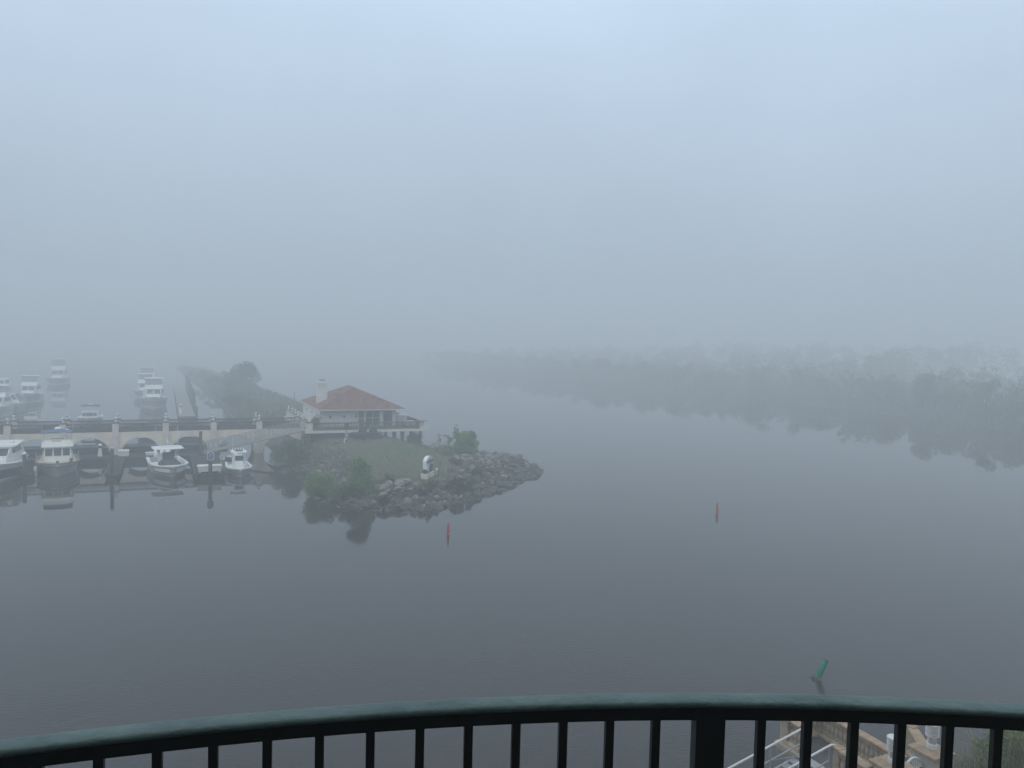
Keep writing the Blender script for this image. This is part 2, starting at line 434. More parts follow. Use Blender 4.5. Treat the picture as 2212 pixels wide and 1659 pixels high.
def shrub(name, label, cat, loc, w, h, n, size, m, seed, group=None, extra=(), stems=5, depth=None):
    rnd = random.Random(seed)
    t = thing(name, label, cat, loc, rnd.uniform(0, 6), group)
    t.rotation_euler = (0, 0, 0)
    dp = depth or w * 0.8
    lobes = []
    mr = min(w, h)
    for k in range(16):
        ph = rnd.uniform(0, 6.28); q = rnd.random() ** .4; zz = rnd.uniform(0.12, 0.84)
        r_ = rnd.uniform(.15, .26) * mr
        sh = sqrt(max(0.08, 1 - ((zz - .28) / .72) ** 2))
        lobes.append(((cos(ph) * q * (w / 2 * sh - r_ * .7), sin(ph) * q * (dp / 2 * sh - r_ * .7), h * zz), r_))
    lobes.append(((0, 0, h * .40), .34 * mr))
    lobes += list(extra)
    leaf_cloud(MB(), lobes, n, size, rnd).build('foliage', m, t)
    b = MB()
    for k in range(stems):
        l = rnd.choice(lobes)[0]
        b.tube([(l[0] * .15, l[1] * .15, -0.3), (l[0] * .4, l[1] * .4, l[2] * .5), l], 0.035 * h / 2, 5, 0.01)
    b.build('stem', m_bark, t)
    return t
def gz(x, y): return island_z(x, y) - 0.05
shrub('shrub', 'bright green round shrub at the water edge, left of the two on the rocky bank', 'shrub', W(26.0, -26.6, gz(26.0, -26.6)), 2.9, 2.8, 7000, .14, m_leaf, 1, 'shrubs on the rocky bank')
shrub('shrub', 'bright green upright shrub at the water edge beside the pale boulders', 'shrub', W(28.7, -28.7, gz(28.7, -28.7)), 2.8, 3.0, 7000, .14, m_leaf, 2, 'shrubs on the rocky bank')
shrub('shrub', 'large dark shrub spilling over the bank beneath the gangway', 'shrub', W(25.6, -11.0, gz(25.6, -11.0)), 4.2, 3.1, 7500, .16, m_leafm, 3, 'shrubs on the rocky bank')
shrub('shrub', 'second dark shrub on the bank between gangway and lawn', 'shrub', W(27.3, -8.0, gz(27.3, -8.0)), 3.2, 2.3, 4200, .15, m_leafd, 4, 'shrubs on the rocky bank')
shrub('shrub', 'low dark spreading shrub at the waterline between the two bright shrubs', 'shrub', W(27.4, -29.0, gz(27.4, -29.0)), 3.0, 1.3, 4000, .13, m_leafm, 5, 'shrubs on the rocky bank')
shrub('shrub', 'low weedy shrub on the rocks in front of the marina sign', 'shrub', W(37.0, -29.2, gz(37.0, -29.2)), 2.6, 1.3, 3000, .13, m_leafd, 6, 'shrubs on the rocky bank')
shrub('shrub', 'loose dark weed clump at the lawn edge left of the marina sign', 'shrub', W(31.5, -27.6, gz(31.5, -27.6)), 1.4, 1.0, 900, .12, m_leafo, 7, 'shrubs on the rocky bank')
shrub('shrub', 'scrubby olive weeds on the bank below the marina sign', 'shrub', W(34.6, -29.8, gz(34.6, -29.8)), 2.4, .9, 1500, .12, m_leafo, 8, 'shrubs on the rocky bank')
shrub('shrub', 'tall green shrub with a spiky crown at the start of the rock spit', 'shrub', W(42.75, -14.9, gz(42.75, -14.9)), 5.0, 2.7, 9500, .15, m_leaf, 9, None,
      extra=[((-.55, 0, 2.1), .5), ((-.75, 0, 2.45), .30), ((-.62, 0, 2.75), .2), ((-.9, 0, 2.9), .15), ((-.72, 0, 3.2), .1), ((-1.3, 0, 1.75), .3), ((-1.6, 0, 1.95), .2), ((-1.9, 0, 2.05), .14), ((-2.15, .1, 2.08), .08), ((-1.5, 0, 1.4), .25), ((.1, 0, 2.3), .4), ((.9, 0, 1.5), .45)])
shrub('sapling', 'thin young sapling between the deck posts and the spit shrub', 'sapling', W(42.3, -8.6, gz(42.3, -8.6)), .7, 1.9, 160, .14, m_leafo, 10, None, stems=3)
shrub('shrub', 'spiky dark palmetto clump growing under the deck corner', 'shrub', W(41.4, -2.6, gz(41.4, -2.6)), 1.9, 2.0, 900, .3, m_leafd, 11, None)
shrub('shrub', 'olive shrub growing against the clubhouse corner behind the deck railing', 'shrub', W(30.0, -1.2, 2.75), 1.5, 1.5, 1800, .12, m_leafo, 12, None)

for k, (x, y, w, h, m, lab) in enumerate(((33.0, -31.0, 1.8, .7, m_leafd, 'low dark weeds among the rocks left of the stake'), (38.6, -27.6, 1.9, .9, m_leafo, 'olive weeds on the rocks near the white float ball'), (40.2, -25.0, 2.0, .8, m_leafd, 'dark weeds at the foot of the rock spit'),
        (30.0, -31.6, 1.5, .8, m_leafd, 'dark weeds at the waterline below the pale boulders'), (26.3, -18.5, 2.2, 1.2, m_leafd, 'dark scrub at the waterline above the left bright shrub'), (40.0, -20.5, 1.6, .7, m_leafo, 'olive weeds between lawn and rock spit'))):
    shrub('weed_clump', lab, 'weeds', W(x, y, gz(x, y)), w, h, 1300, .12, m, 140 + k, 'weed clumps on the bank')
# lawn tufts and weeds along the bank edge
rnd = random.Random(11); b = MB(); b2 = MB()
for _ in range(5200):
    x = rnd.uniform(25.5, 45); y = rnd.uniform(-31, -3); d = seg_dist(x, y, ISLAND)
    if d < 2.0: continue
    edge = d < 5.2 or x > 40
    if edge and rnd.random() < .35: continue
    z = island_z(x, y, d)
    tall = rnd.uniform(.18, .5) if edge else rnd.uniform(.04, .11)
    for k in range(4 if edge else 3):
        p = W(x + rnd.gauss(0, .1), y + rnd.gauss(0, .1), z - .02); a = rnd.uniform(0, 6.28); le = rnd.uniform(.1, .6) * tall
        w = .02 if edge else .035
        (b2 if edge else b).add([p + Vector((-w * sin(a), w * cos(a), 0)), p + Vector((w * sin(a), -w * cos(a), 0)), p + Vector((cos(a) * le, sin(a) * le, tall))], [(0, 1, 2)])
tag(b.build('lawn_grass', m_grassb, None, kind='stuff'), 'short patchy lawn grass on the island in front of the clubhouse', 'grass')
tag(b2.build('weeds', mat('weed_blades', (0.15, 0.135, 0.07), .85, col2=(.06, .07, .03), island=True), None, kind='stuff'), 'straggly weeds and tall grass along the rocky bank edge', 'weeds')

# ------------------------------------------------------------------ arched footbridge
BAY, BW = 4.7941, 3.9
Z_DECK, Z_RAIL, Z_CAP = 2.71, 3.58, 3.74
I0, I1 = -4, 6
br = thing('arched_footbridge', 'long beige arched footbridge with dark balustrades and lamp-topped pillars', 'bridge', W(0, 0), A)
def arch_z(x):      # height of the intrados within a bay, None on a pier
    u = (x - BAY / 2) / 1.93
    return 0.12 + 2.0 * sqrt(max(0, 1 - u * u)) if abs(u) < 1 else None
b = MB()
for i in range(I0, I1):
    xs = [0.0] + [BAY / 2 - 1.93 * cos(pi * k / 22) for k in range(23)] + [BAY]
    for k in range(len(xs) - 1):
        xa, xb = xs[k], xs[k + 1]
        pier = k in (0, len(xs) - 2)
        za = -1 if pier else (arch_z(xa) or 0.12); zb = -1 if pier else (arch_z(xb) or 0.12)
        X0, X1 = i * BAY + xa, i * BAY + xb
        b.quad((X0, 0, za), (X1, 0, zb), (X1, 0, Z_DECK), (X0, 0, Z_DECK))
        b.quad((X1, BW, zb), (X0, BW, za), (X0, BW, Z_DECK), (X1, BW, Z_DECK))
        if not pier: b.quad((X0, 0, za), (X0, BW, za), (X1, BW, zb), (X1, 0, zb))
    for xx in (BAY / 2 - 1.93, BAY / 2 + 1.93):
        b.quad((i * BAY + xx, 0, -1), (i * BAY + xx, BW, -1), (i * BAY + xx, BW, .12), (i * BAY + xx, 0, .12))
b.build('arch_wall', m_stucco, br)
MB().box(I0 * BAY, I1 * BAY, -.02, BW + .02, Z_DECK + .002, Z_DECK + .05).build('deck', m_dock, br)
for i in range(I0, I1):
    pts = []
    b = MB()
    for k in range(23):
        th = pi * k / 22
        for rr_, yy in ((0.0, -.05), (.14, -.05)):
            pts.append((i * BAY + BAY / 2 - (1.93 + rr_) * cos(th), yy, .12 + (2.0 + rr_) * sin(th)))
    n = len(pts) // 2
    b.v += pts + [(p[0], 0.0, p[2]) for p in pts]
    o = len(pts)
    for k in range(n - 1):
        a0, a1, c0, c1 = 2*k, 2*k+1, 2*k+2, 2*k+3
        for f in ((a0, c0, c1, a1), (a1, c1, c1 + o, a1 + o), (a0 + o, c0 + o, c0, a0)): b.f.append(f); b.mi.append(0)
    b.build('arch_ring', m_stucco2, br)
def baluster_prof(h, r):
    return [(r*.9, 0), (r*.9, h*.06), (r*.5, h*.12), (r*.62, h*.2), (r, h*.36), (r*.8, h*.52), (r*.42, h*.74), (r*.5, h*.84), (r*.85, h*.92), (r*.85, h)]
def balustrade(parent, x0, x1, y, zb, zt, axis='x', step=.165, m=m_balus, seg=6):
    """top rail, base rail and a row of balusters between two pillars"""
    def bx(b, u0, u1, v0, v1, z0, z1):
        return b.box(u0, u1, v0, v1, z0, z1) if axis == 'x' else b.box(v0, v1, u0, u1, z0, z1)
    bx(MB(), x0, x1, y - .11, y + .11, zt - .1, zt).build('top_rail', m, parent)
    bx(MB(), x0, x1, y - .12, y + .12, zb, zb + .1).build('base_rail', m, parent)
    b = MB(); n = max(1, int((x1 - x0) / step))
    for k in range(n):
        u = x0 + (k + .5) * (x1 - x0) / n
        b.lathe(baluster_prof(zt - zb - .2, .07), seg, ((u, y, zb + .1) if axis == 'x' else (y, u, zb + .1)))
    b.build('baluster_row', m, parent, True, kind='stuff')
LAMP_PROF = [(.09, 0), (.1, .05), (.07, .1), (.07, .2), (.13, .22), (.14, .24), (.14, .44), (.15, .46), (.1, .5), (.02, .52)]
def lamp_part(parent, x, y, z, s=1.0, finial=False):
    prof = [(.09, 0), (.1, .3), (.1, .34), (.07, .42), (.03, .5), (.03, .56)] if finial else LAMP_PROF
    o = MB().lathe([(r * s, q * s) for r, q in prof], 10, (x, y, z)).build('lamp', m_lampw, parent)
    if not finial:
        MB().lathe([(.143 * s, .30 * s), (.147 * s, .33 * s), (.143 * s, .36 * s)], 10, (x, y, z)).build('louvre_band', m_black, o)
    return o
for side, yy, ym in ((0, -.02, .18), (1, BW + .02, BW - .18)):
    for i in range(I0, I1 + 1):
        x = i * BAY
        y0, y1 = (yy - .12, yy + .42) if side == 0 else (yy - .42, yy + .12)
        p = MB().box(x - .3, x + .3, y0, y1, -1, Z_CAP - .14).build('pillar', m_stucco2, br)
        c = MB().box(x - .37, x + .37, y0 - .06, y1 + .06, Z_CAP - .138, Z_CAP).build('cap', m_cap, p)
        lamp_part(br, x, (y0 + y1) / 2, Z_CAP + .001)
    for i in range(I0, I1):
        balustrade(br, i * BAY + .302, (i + 1) * BAY - .302, ym, Z_DECK + .05, Z_RAIL)

# ------------------------------------------------------------------ raised deck round the clubhouse
DX0, DX1, DY0, DY1 = 28.5, 42.5, -3.3, 13.5
dk = thing('raised_deck', 'cream-edged timber deck on posts with stained balustrade around the clubhouse', 'deck', W(0, 0), A)
MB().box(DX0, DX1, DY0, DY1, 2.44, 2.72).build('deck_slab', m_trim, dk)
MB().box(DX0 + .25, DX1 - .2, DY0 + .2, DY1 - .2, 2.722, 2.74).build('deck_boards', m_dock, dk)
for x in (37.6, 38.6, 39.6, 40.7, 41.9):
    for y in (-2.9, 0.6, 4.2, 8.0):
        MB().box(x - .11, x + .11, y - .11, y + .11, island_z(x, y) - .6, 2.44).build('deck_post', m_bark if (x + y) % 2 < 1 else m_pile, dk)
MB().box(29.2, 37.0, -2.7, -2.55, 1.1, 2.44).build('skirt_panel', m_pile, dk)
MB().box(28.9, 29.1, -2.7, 6, 1.1, 2.44).build('skirt_panel', m_pile, dk)
def pillar(parent, x, y, w, z0, z1, m=m_stucco2, mc=m_cap, capw=.07, caph=.12, lamp=None, name='pillar'):
    p = MB().box(x - w, x + w, y - w, y + w, z0, z1 - caph).build(name, m, parent)
    MB().box(x - w - capw, x + w + capw, y - w - capw, y + w + capw, z1 - caph + .002, z1).build('cap', mc, p)
    if lamp: lamp_part(p, x, y, z1 + .001, 1.0, lamp == 'finial')
    return p
pillar(dk, 28.95, -2.95, .34, 2.721, 3.74, lamp='finial')
pillar(dk, 42.0, -2.98, .22, 2.721, 3.66, m_trim, m_cap, .3, .08)
balustrade(dk, 29.3, 35.3, -3.0, 2.742, 3.58)
pillar(dk, 35.45, -3.0, .14, 2.741, 3.6, m_balus, m_balus, .02)
balustrade(dk, 35.6, 41.76, -3.0, 2.742, 3.58)
balustrade(dk, -2.74, 5, 42.1, 2.742, 3.58, 'y'); pillar(dk, 42.1, 5.2, .19, 2.721, 3.66, m_trim, m_cap, .1)
balustrade(dk, 5.4, 13, 42.1, 2.742, 3.58, 'y')
for x, y, kind in ((28.9, 2.4, 'lamp'), (28.9, 4.2, 'lamp'), (28.9, 6.8, 'lamp'), (28.9, 9.2, 'lamp'), (28.9, 12.4, 'finial')):
    pillar(dk, x, y, .25, 2.721, 3.74, lamp=kind)
balustrade(dk, 4.48, 6.5, 28.9, 2.742, 3.58, 'y', m=m_stucco2); balustrade(dk, 7.1, 8.9, 28.9, 2.742, 3.58, 'y', m=m_stucco2)

# ------------------------------------------------------------------ clubhouse
WX0, WX1, WY0, WY1, FZ, TZ = 30.55, 39.5, -.5, 11.2, 2.742, 4.86
ch = thing('clubhouse', 'small white clubhouse with red tiled hip roof and big chimney on the island', 'building', W(0, 0), A)
MB().box(WX0, WX1, WY0, WY1, FZ, TZ).build('wall', m_wallw, ch)
# siding boards
b = MB()
for k in range(9):
    z = FZ + .05 + k * .23
    b.box(WX0 - .015, WX0 - .001, WY0 + .06, WY1 - .06, z, z + .21); b.box(WX0 + .06, 34.95, WY0 - .015, WY0 - .001, z, z + .21)
b.build('siding', m_wallw, ch, kind='stuff')
MB().box(WX0 - .03, WX0 + .08, WY0 - .03, WY0 + .08, FZ, TZ - .002).build('corner_board', m_wallw, ch)
# eaves and hip roof
EX0, EX1, EY0, EY1, EZ, RZ = 30.3, 40.3, -1.5, 11.7, 4.88, 7.1
RX, RY0, RY1 = 35.3, 3.4, 6.75
MB().box(EX0 + .03, EX1 - .03, EY0 + .03, EY1 - .03, TZ - .02, EZ - .002).build('soffit', m_trim, ch)
b = MB()
for (x0, x1, y0, y1) in ((EX0, EX1, EY0 - .05, EY0), (EX0, EX1, EY1, EY1 + .05), (EX0 - .05, EX0, EY0 - .05, EY1 + .05), (EX1, EX1 + .05, EY0 - .05, EY1 + .05)):
    b.box(x0, x1, y0, y1, TZ - .06, EZ + .03)
b.build('fascia', m_trim, ch)
roof = MB()
roof.add([(EX0, EY0, EZ), (EX1, EY0, EZ), (EX1, EY1, EZ), (EX0, EY1, EZ), (RX, RY0, RZ), (RX, RY1, RZ)],
         [(0, 1, 4), (1, 2, 5, 4), (2, 3, 5), (3, 0, 4, 5)])
roof = roof.build('roof', m_tile, ch)
def slope_tiles(p0, p1, q0, q1, rows, colw):
    """courses of curved tiles on a slope: eave p0-p1, top q0-q1"""
    b = MB(); p0, p1, q0, q1 = map(Vector, (p0, p1, q0, q1))
    nrm = (p1 - p0).cross(q0 - p0).normalized(); eave = (p1 - p0).normalized()
    for r in range(rows):
        t0, t1 = r / rows, min(1, (r + 1.12) / rows)
        a0, a1 = p0.lerp(q0, t0), p1.lerp(q1, t0); c0, c1 = p0.lerp(q0, t1), p1.lerp(q1, t1)
        Lg = (a1 - a0).length; n = max(1, int(Lg / colw)); up = (c0 + c1 - a0 - a1) / 2
        s0 = (c0 - a0).dot(eave); s1 = (c1 - a0).dot(eave)
        for k in range(n):
            u0 = k * Lg / n; um = (k + .5) * Lg / n; u1 = (k + .94) * Lg / n
            jit = random.uniform(0, .012)
            pts = []
            for (u, h) in ((u0, .02), (um, .075), (u1, .02)):
                base = a0 + eave * u
                uu = min(max(u, s0), s1)
                top = a0 + eave * uu + (up - eave * up.dot(eave))
                pts.append((base + nrm * (h + .03 + jit), top + nrm * (h * .6 + jit)))
            lo = [q[0] for q in pts]; hi = [q[1] for q in pts]
            b.add([lo[0], lo[1], lo[2], hi[0], hi[1], hi[2], lo[0] - nrm * .05, lo[1] - nrm * .1, lo[2] - nrm * .05],
                  [(0, 1, 4, 3), (1, 2, 5, 4), (6, 7, 1, 0), (7, 8, 2, 1)])
    return b
for i, (p0, p1, q0, q1) in enumerate((((EX0, EY0, EZ), (EX1, EY0, EZ), (RX, RY0, RZ), (RX, RY0, RZ)), ((EX0, EY1, EZ), (EX0, EY0, EZ), (RX, RY1, RZ), (RX, RY0, RZ)),
                         ((EX1, EY0, EZ), (EX1, EY1, EZ), (RX, RY0, RZ), (RX, RY1, RZ)), ((EX1, EY1, EZ), (EX0, EY1, EZ), (RX, RY1, RZ), (RX, RY1, RZ)))):
    slope_tiles(p0, p1, q0, q1, 19, .26).build('roof_tiles', m_tile, roof, kind='stuff')
b = MB()
for p, q in (((EX0, EY0, EZ), (RX, RY0, RZ)), ((EX1, EY0, EZ), (RX, RY0, RZ)), ((EX0, EY1, EZ), (RX, RY1, RZ)), ((EX1, EY1, EZ), (RX, RY1, RZ)), ((RX, RY0, RZ), (RX, RY1, RZ))):
    p = Vector(p) + Vector((0, 0, .06)); q = Vector(q) + Vector((0, 0, .06)); n = int((q - p).length / .36)
    for k in range(n): b.tube([p.lerp(q, k / n), p.lerp(q, (k + 1.05) / n)], .095, 6, .075)
b.build('ridge_tiles', m_tile, roof, kind='stuff')
# chimney with two mouldings
cm = MB().box(31.0, 32.15, 3.5, 4.5, 4.95, 7.35).build('chimney', m_wallw, ch)
MB().box(30.95, 32.2, 3.45, 4.55, 7.35, 7.42).build('moulding', m_trim, cm)
MB().box(31.02, 32.13, 3.52, 4.48, 7.42, 7.62).build('neck', m_wallw, cm)
MB().box(30.92, 32.23, 3.42, 4.58, 7.62, 7.7).build('moulding', m_trim, cm)
MB().box(31.0, 32.15, 3.5, 4.5, 7.7, 7.96).build('crown', m_wallw, cm)
MB().box(31.25, 31.9, 3.75, 4.25, 7.96, 8.06).build('flue_cap', m_black, cm)
MB().lathe([(.06, 0), (.06, .55)], 8, (33.0, 2.3, 5.95)).build('vent_pipe', m_pile, roof)
# wall lamps and recessed panels
for x in (31.75, 33.35, 34.75):
    MB().box(x - .07, x + .07, WY0 - .14, WY0 - .016, 3.85, 4.15).build('wall_lamp', m_black, ch)
for x in (32.1, 33.75):
    fr = MB().box(x, x + .95, WY0 - .04, WY0 - .016, 3.45, 4.5).build('shutter_panel', m_wallw, ch)
    MB().box(x - .05, x + 1.0, WY0 - .07, WY0 - .016, 3.38, 3.448).build('sill', m_trim, fr)
def window(x0, x1, z0, z1, cols, rows, y=WY0):
    f = MB().box(x0, x1, y - .05, y - .003, z0, z1).build('window', m_trim, ch)
    w = (x1 - x0 - .07) / cols; h = (z1 - z0 - .07) / rows
    for i in range(cols):
        for j in range(rows):
            MB().box(x0 + .07 + i * w, x0 + (i + 1) * w, y - .058, y - .051, z0 + .07 + j * h, z0 + (j + 1) * h).build('pane', m_glass, f)
window(35.0, 35.75, 2.78, 4.72, 1, 2); window(35.85, 37.6, 2.9, 4.72, 2, 2); window(37.95, 39.15, 2.78, 4.72, 1, 1)
MB().box(37.62, 37.93, WY0 - .12, WY0 - .003, FZ, 4.0).build('electric_cabinet', m_wallw, ch)
for y in (1.2, 4.5, 8.0):
    MB().box(WX0 - .1, WX0 - .016, y - .07, y + .07, 4.05, 4.25).build('wall_lamp', m_black, ch)
# furniture stacked on the far side of the deck
def table_stack(x, y, n, w, label):
    t = thing('stacked_tables', label, 'table stack', W(x, y, 2.741), A, 'white tables stacked on the deck')
    for k in range(n):
        o = MB().box(-w, w, -.4, .4, .12 + k * .17, .165 + k * .17).build('table_top', m_tablew, t)
        for sx in (-1, 1):
            for sy in (-1, 1): MB().box(sx * (w - .1) - .03, sx * (w - .1) + .03, sy * .3 - .03, sy * .3 + .03, k * .17, .12 + k * .17).build('leg', m_tablew, o)
table_stack(40.6, .6, 8, .55, 'tall stack of white tables beside the clubhouse corner')
table_stack(41.0, 3.2, 6, .6, 'middle stack of white tables along the deck side rail')
table_stack(41.2, -1.2, 4, .5, 'low stack of white tables nearest the deck corner')

# grills on a dark platform in front of the deck
gp = thing('grill_platform', 'low dark timber platform in front of the deck skirt', 'platform', W(35.2, -4.3, gz(35.2, -4.3)), A)
MB().box(-1.6, 1.6, -.6, .7, .7, .8).build('platform_top', m_pile, gp)
for x in (-1.45, -.5, .5, 1.45):
    for y in (-.5, .6): MB().box(x - .06, x + .06, y - .06, y + .06, -.2, .7).build('leg', m_pile, gp)
MB().box(-1.5, 1.5, .5, .56, .0, .7).build('back_panel', m_pile, gp)
for k, (x, lab) in enumerate(((-.55, 'covered dark barbecue grill on the platform, the left one'), (.65, 'covered dark barbecue grill on the platform, the right one'))):
    g = thing('barbecue_grill', lab, 'grill', W(35.2, -4.3, gz(35.2, -4.3) + .801) + Vector((EX * x, EY * x, 0)), A, 'barbecue grills')
    MB().box(-.38, .38, -.28, .28, .0, .45).build('cart', m_black, g)
    rings = [[Vector((sx * w, sy * d, z)) for sx, sy in ((-1, -1), (1, -1), (1, 1), (-1, 1))] for w, d, z in ((.46, .34, .45), (.46, .34, .6), (.3, .2, .78), (.05, .04, .84))]
    MB().loft(rings).build('cover', m_darkcover, g)
    MB().box(-.6, -.4, -.2, .2, .4, .43).build('side_shelf', m_alu, g)
eb = thing('meter_box', 'cream electrical box on a post in front of the deck', 'electrical box', W(32.35, -6.6, gz(32.35, -6.6)), A)
MB().box(-.05, .05, -.04, .04, -.2, 1.9).build('post', m_pile, eb)
MB().box(-.17, .17, -.14, -.042, .6, 1.1).build('box', m_conc, eb)
MB().box(-.26, .26, -.1, -.042, 1.5, 2.2).build('panel', m_pile, eb)
mh = thing('septic_lid', 'round concrete lid set in the lawn before the deck', 'concrete lid', W(31.4, -6.9, island_z(31.4, -6.9)), A)
MB().lathe([(.56, -.15), (.56, .05), (.53, .08), (.0, .1)], 24).build('lid', m_dock, mh, False)
MB().tube([(0, 0, .09), (.0, 0, .14)], .08, 10).build('lifting_plug', m_pile, mh)
vp = thing('vent_pipe', 'white gooseneck vent pipe standing by the round lid', 'vent pipe', W(32.0, -7.15, gz(32.0, -7.15)), A)
MB().tube([(0, 0, -.1), (0, 0, .38), (.03, 0, .5), (.1, 0, .55), (.17, 0, .5), (.19, 0, .4)], .06, 10).build('pipe', m_white, vp, True)
MB().lathe([(.1, -.05), (.1, .06), (.08, .08)], 10).build('collar', m_white, vp)

# ------------------------------------------------------------------ monument sign
sgp = (-7.22, 67.25, 1.24)
sg = thing('marina_sign', 'white arched monument sign lettered MARINA on the lawn', 'sign', sgp, radians(78.6))
hw, dep = .92, .17
MB().box(-hw - .1, hw + .1, -dep - .14, dep + .14, -.3, .24).build('plinth', m_trim, sg)
MB().box(-hw + .02, hw - .02, -dep + .015, dep - .015, .241, 1.0).build('navy_base', m_navyp, sg)
top = [(hw * cos(pi * k / 16), 1.30 + .40 * sin(pi * k / 16)) for k in range(17)]
low = [(-hw + 2 * hw * k / 16, .66 + (-.16 * sin(pi * min(1, k / 5)) if k < 5 else .36 * sin(pi * (k - 5) / 14))) for k in range(17)]
poly = top + low
b = MB(); n = len(poly)
b.v += [(x, -dep, z) for x, z in poly] + [(x, dep, z) for x, z in poly]
b.f += [tuple(range(n)), tuple(range(2 * n - 1, n - 1, -1))] + [(k + 1 if k + 1 < n else 0, k, n + k, n + (k + 1) % n) for k in range(n)]
b.mi += [0] * len(b.f)
b.build('panel', m_white, sg)
for s_, Mx in ((1, Matrix.Translation((0, -dep - .012, 1.22)) @ Matrix.Rotation(pi / 2, 4, 'X') @ Matrix.Diagonal((1, 1.0, 1, 1))), (-1, Matrix.Translation((0, dep + .012, 1.22)) @ Matrix.Rotation(pi, 4, 'Z') @ Matrix.Rotation(pi / 2, 4, 'X'))):
    text_mesh('MARINA', .47, .012, m_signg, 'lettering', sg, Mx)
    yy = -s_ * (dep + .008)
    MB().box(-.78, .78, yy - .006, yy + .006, 1.405, 1.425).build('rule_line', m_signg, sg)
    MB().box(-.80, .55, yy - .006, yy + .006, .96, .99).build('rule_line', m_signg, sg)
    b = MB()
    for k in range(10):       # arched line of small unreadable lettering
        a0, a1 = pi * (.2 + .06 * k), pi * (.2 + .06 * (k + .7))
        b.add([(.66 * cos(a), yy - .004 * s_, 1.40 + z_ + .14 * sin(a)) for a, z_ in ((a0, 0), (a1, 0), (a1, .07), (a0, .07))], [(0, 1, 2, 3) if s_ < 0 else (3, 2, 1, 0)])
    b.build('top_lettering', m_greyhull, sg)
b = MB()
for k, (x, z) in enumerate(((-.55, .46), (-.45, .36))):
    b.box(x, x + .45, -dep - .004, -dep + .03, z, z + .045, Matrix.Translation((x, 0, z)) @ Matrix.Rotation(-.25, 4, 'Y') @ Matrix.Translation((-x, 0, -z)))
b.build('wave_mark', m_white, sg)
sl = thing('sign_light', 'small white floodlight on the grass at the right foot of the marina sign', 'light', (-6.55, 68.2, 1.15), A)
MB().lathe([(.05, 0), (.05, .3), (.12, .32), (.14, .5), (.08, .56), (0, .57)], 10).build('housing', m_white, sl)
MB().lathe([(.08, -.05), (.08, .04)], 10).build('base', m_trim, sl)
tag(MB().lathe([(0, 0), (.06, .03), (.08, .09), (.06, .15), (0, .18)], 10, W(38.9, -27.4, island_z(38.9, -27.4))).build('float_ball', m_white, None, True), 'small white float ball lying on the rocks right of the marina sign', 'float')
tag(MB().box(-.02, .02, -.02, .02, -.3, 1.15).build('marker_stake', m_pile, None), 'thin dark stake standing in the rocks below the marina sign', 'stake').location = W(36.2, -29.6, gz(36.2, -29.6))

# ------------------------------------------------------------------ docks
def dock(name, label, x0, x1, y0, y1, zt=.5, group=None, edge=None, deck=None):
    t = thing(name, label, 'dock', W((x0 + x1) / 2, (y0 + y1) / 2), A, group)
    hx, hy = (x1 - x0) / 2, (y1 - y0) / 2
    MB().box(-hx, hx, -hy, hy, zt - .1, zt).build('decking', deck or m_dock, t)
    MB().box(-hx + .06, hx - .06, -hy + .06, hy - .06, -.3, zt - .1).build('float', m_pile, t)
    for sx in (-1, 1):
        MB().box(sx * hx - .05, sx * hx + .05, -hy - .05, hy + .05, zt - .16, zt + .03).build('side_fender', edge or m_pile, t)
    MB().box(-hx - .05, hx + .05, -hy - .055, -hy + .045, zt - .16, zt + .032).build('end_fender', edge or m_pile, t)
    return t
dock('main_dock', 'long dark walkway dock running along the foot of the bridge', -16, 19.6, -3.7, -1.7)
dock('finger_dock', 'narrow finger dock between the trawler and the large centre console boat', 9.45, 10.55, -13.6, -3.76, group='finger docks')
dock('finger_dock', 'narrow finger dock between the white cruiser and the trawler', 2.75, 3.65, -11.6, -3.76, group='finger docks')
dock('sign_dock', 'broad dark dock with the blue sign post at its end', 16.75, 19.35, -15.6, -3.77)
dock('inner_dock', 'dark dock with a pale edge seen through the bridge arches', -6, 21, 5.4, 7.2, edge=m_alu)
dock('marina_dock', 'long dark dock of the inner basin lined with pilings', 16.2, 18.6, 38, 112, deck=mat('silvered_planks', (0.24, 0.235, 0.225), 0.9, 0.15, 2, stretch=(1, 6, 1)))
def piling(x, y, h, label, group=None, cap=None, r=.16, z0=-.8):
    t = thing('piling', label, 'piling', W(x, y), A, group)
    rnd = random.Random(int(x * 31 + y * 7))
    MB().tube([(rnd.uniform(-.03, .03), rnd.uniform(-.03, .03), z0), (0, 0, h)], r * 1.05, 10, r).build('shaft', m_pile, t, True)
    MB().lathe([(r + .03, h - .05), (r + .03, h + .02), (r * .4, h + .16), (0, h + .2)] if cap else [(r + .012, h - .02), (r + .012, h + .02), (0, h + .03)], 10).build('cap', cap or m_dock, t)
    return t
piling(10.0, -13.1, 2.75, 'dark piling with a pale cap at the end of the finger dock by the trawler', cap=m_alu)
piling(3.0, -10.9, 2.2, 'dark piling topped by a white lamp between cruiser and trawler', cap=m_white)
piling(17.7, -3.95, 3.0, 'tall dark piling at the lower end of the gangway')
for k, (x, y, h) in enumerate(((18.95, 44.1, 1.5), (18.95, 48, 1.2), (18.95, 54.3, 2.0), (18.95, 58.4, 3.0), (18.95, 62, 3.2), (18.95, 69, 3.1), (18.95, 75, 3.4), (18.95, 81, 3.2), (18.95, 88, 3.4), (18.95, 95, 3.3), (18.95, 103, 3.3), (18.95, 111, 3.3))):
    piling(x, y, h, 'dark dock piling in the receding row along the inner basin dock', 'pilings along the inner basin dock', r=.22)
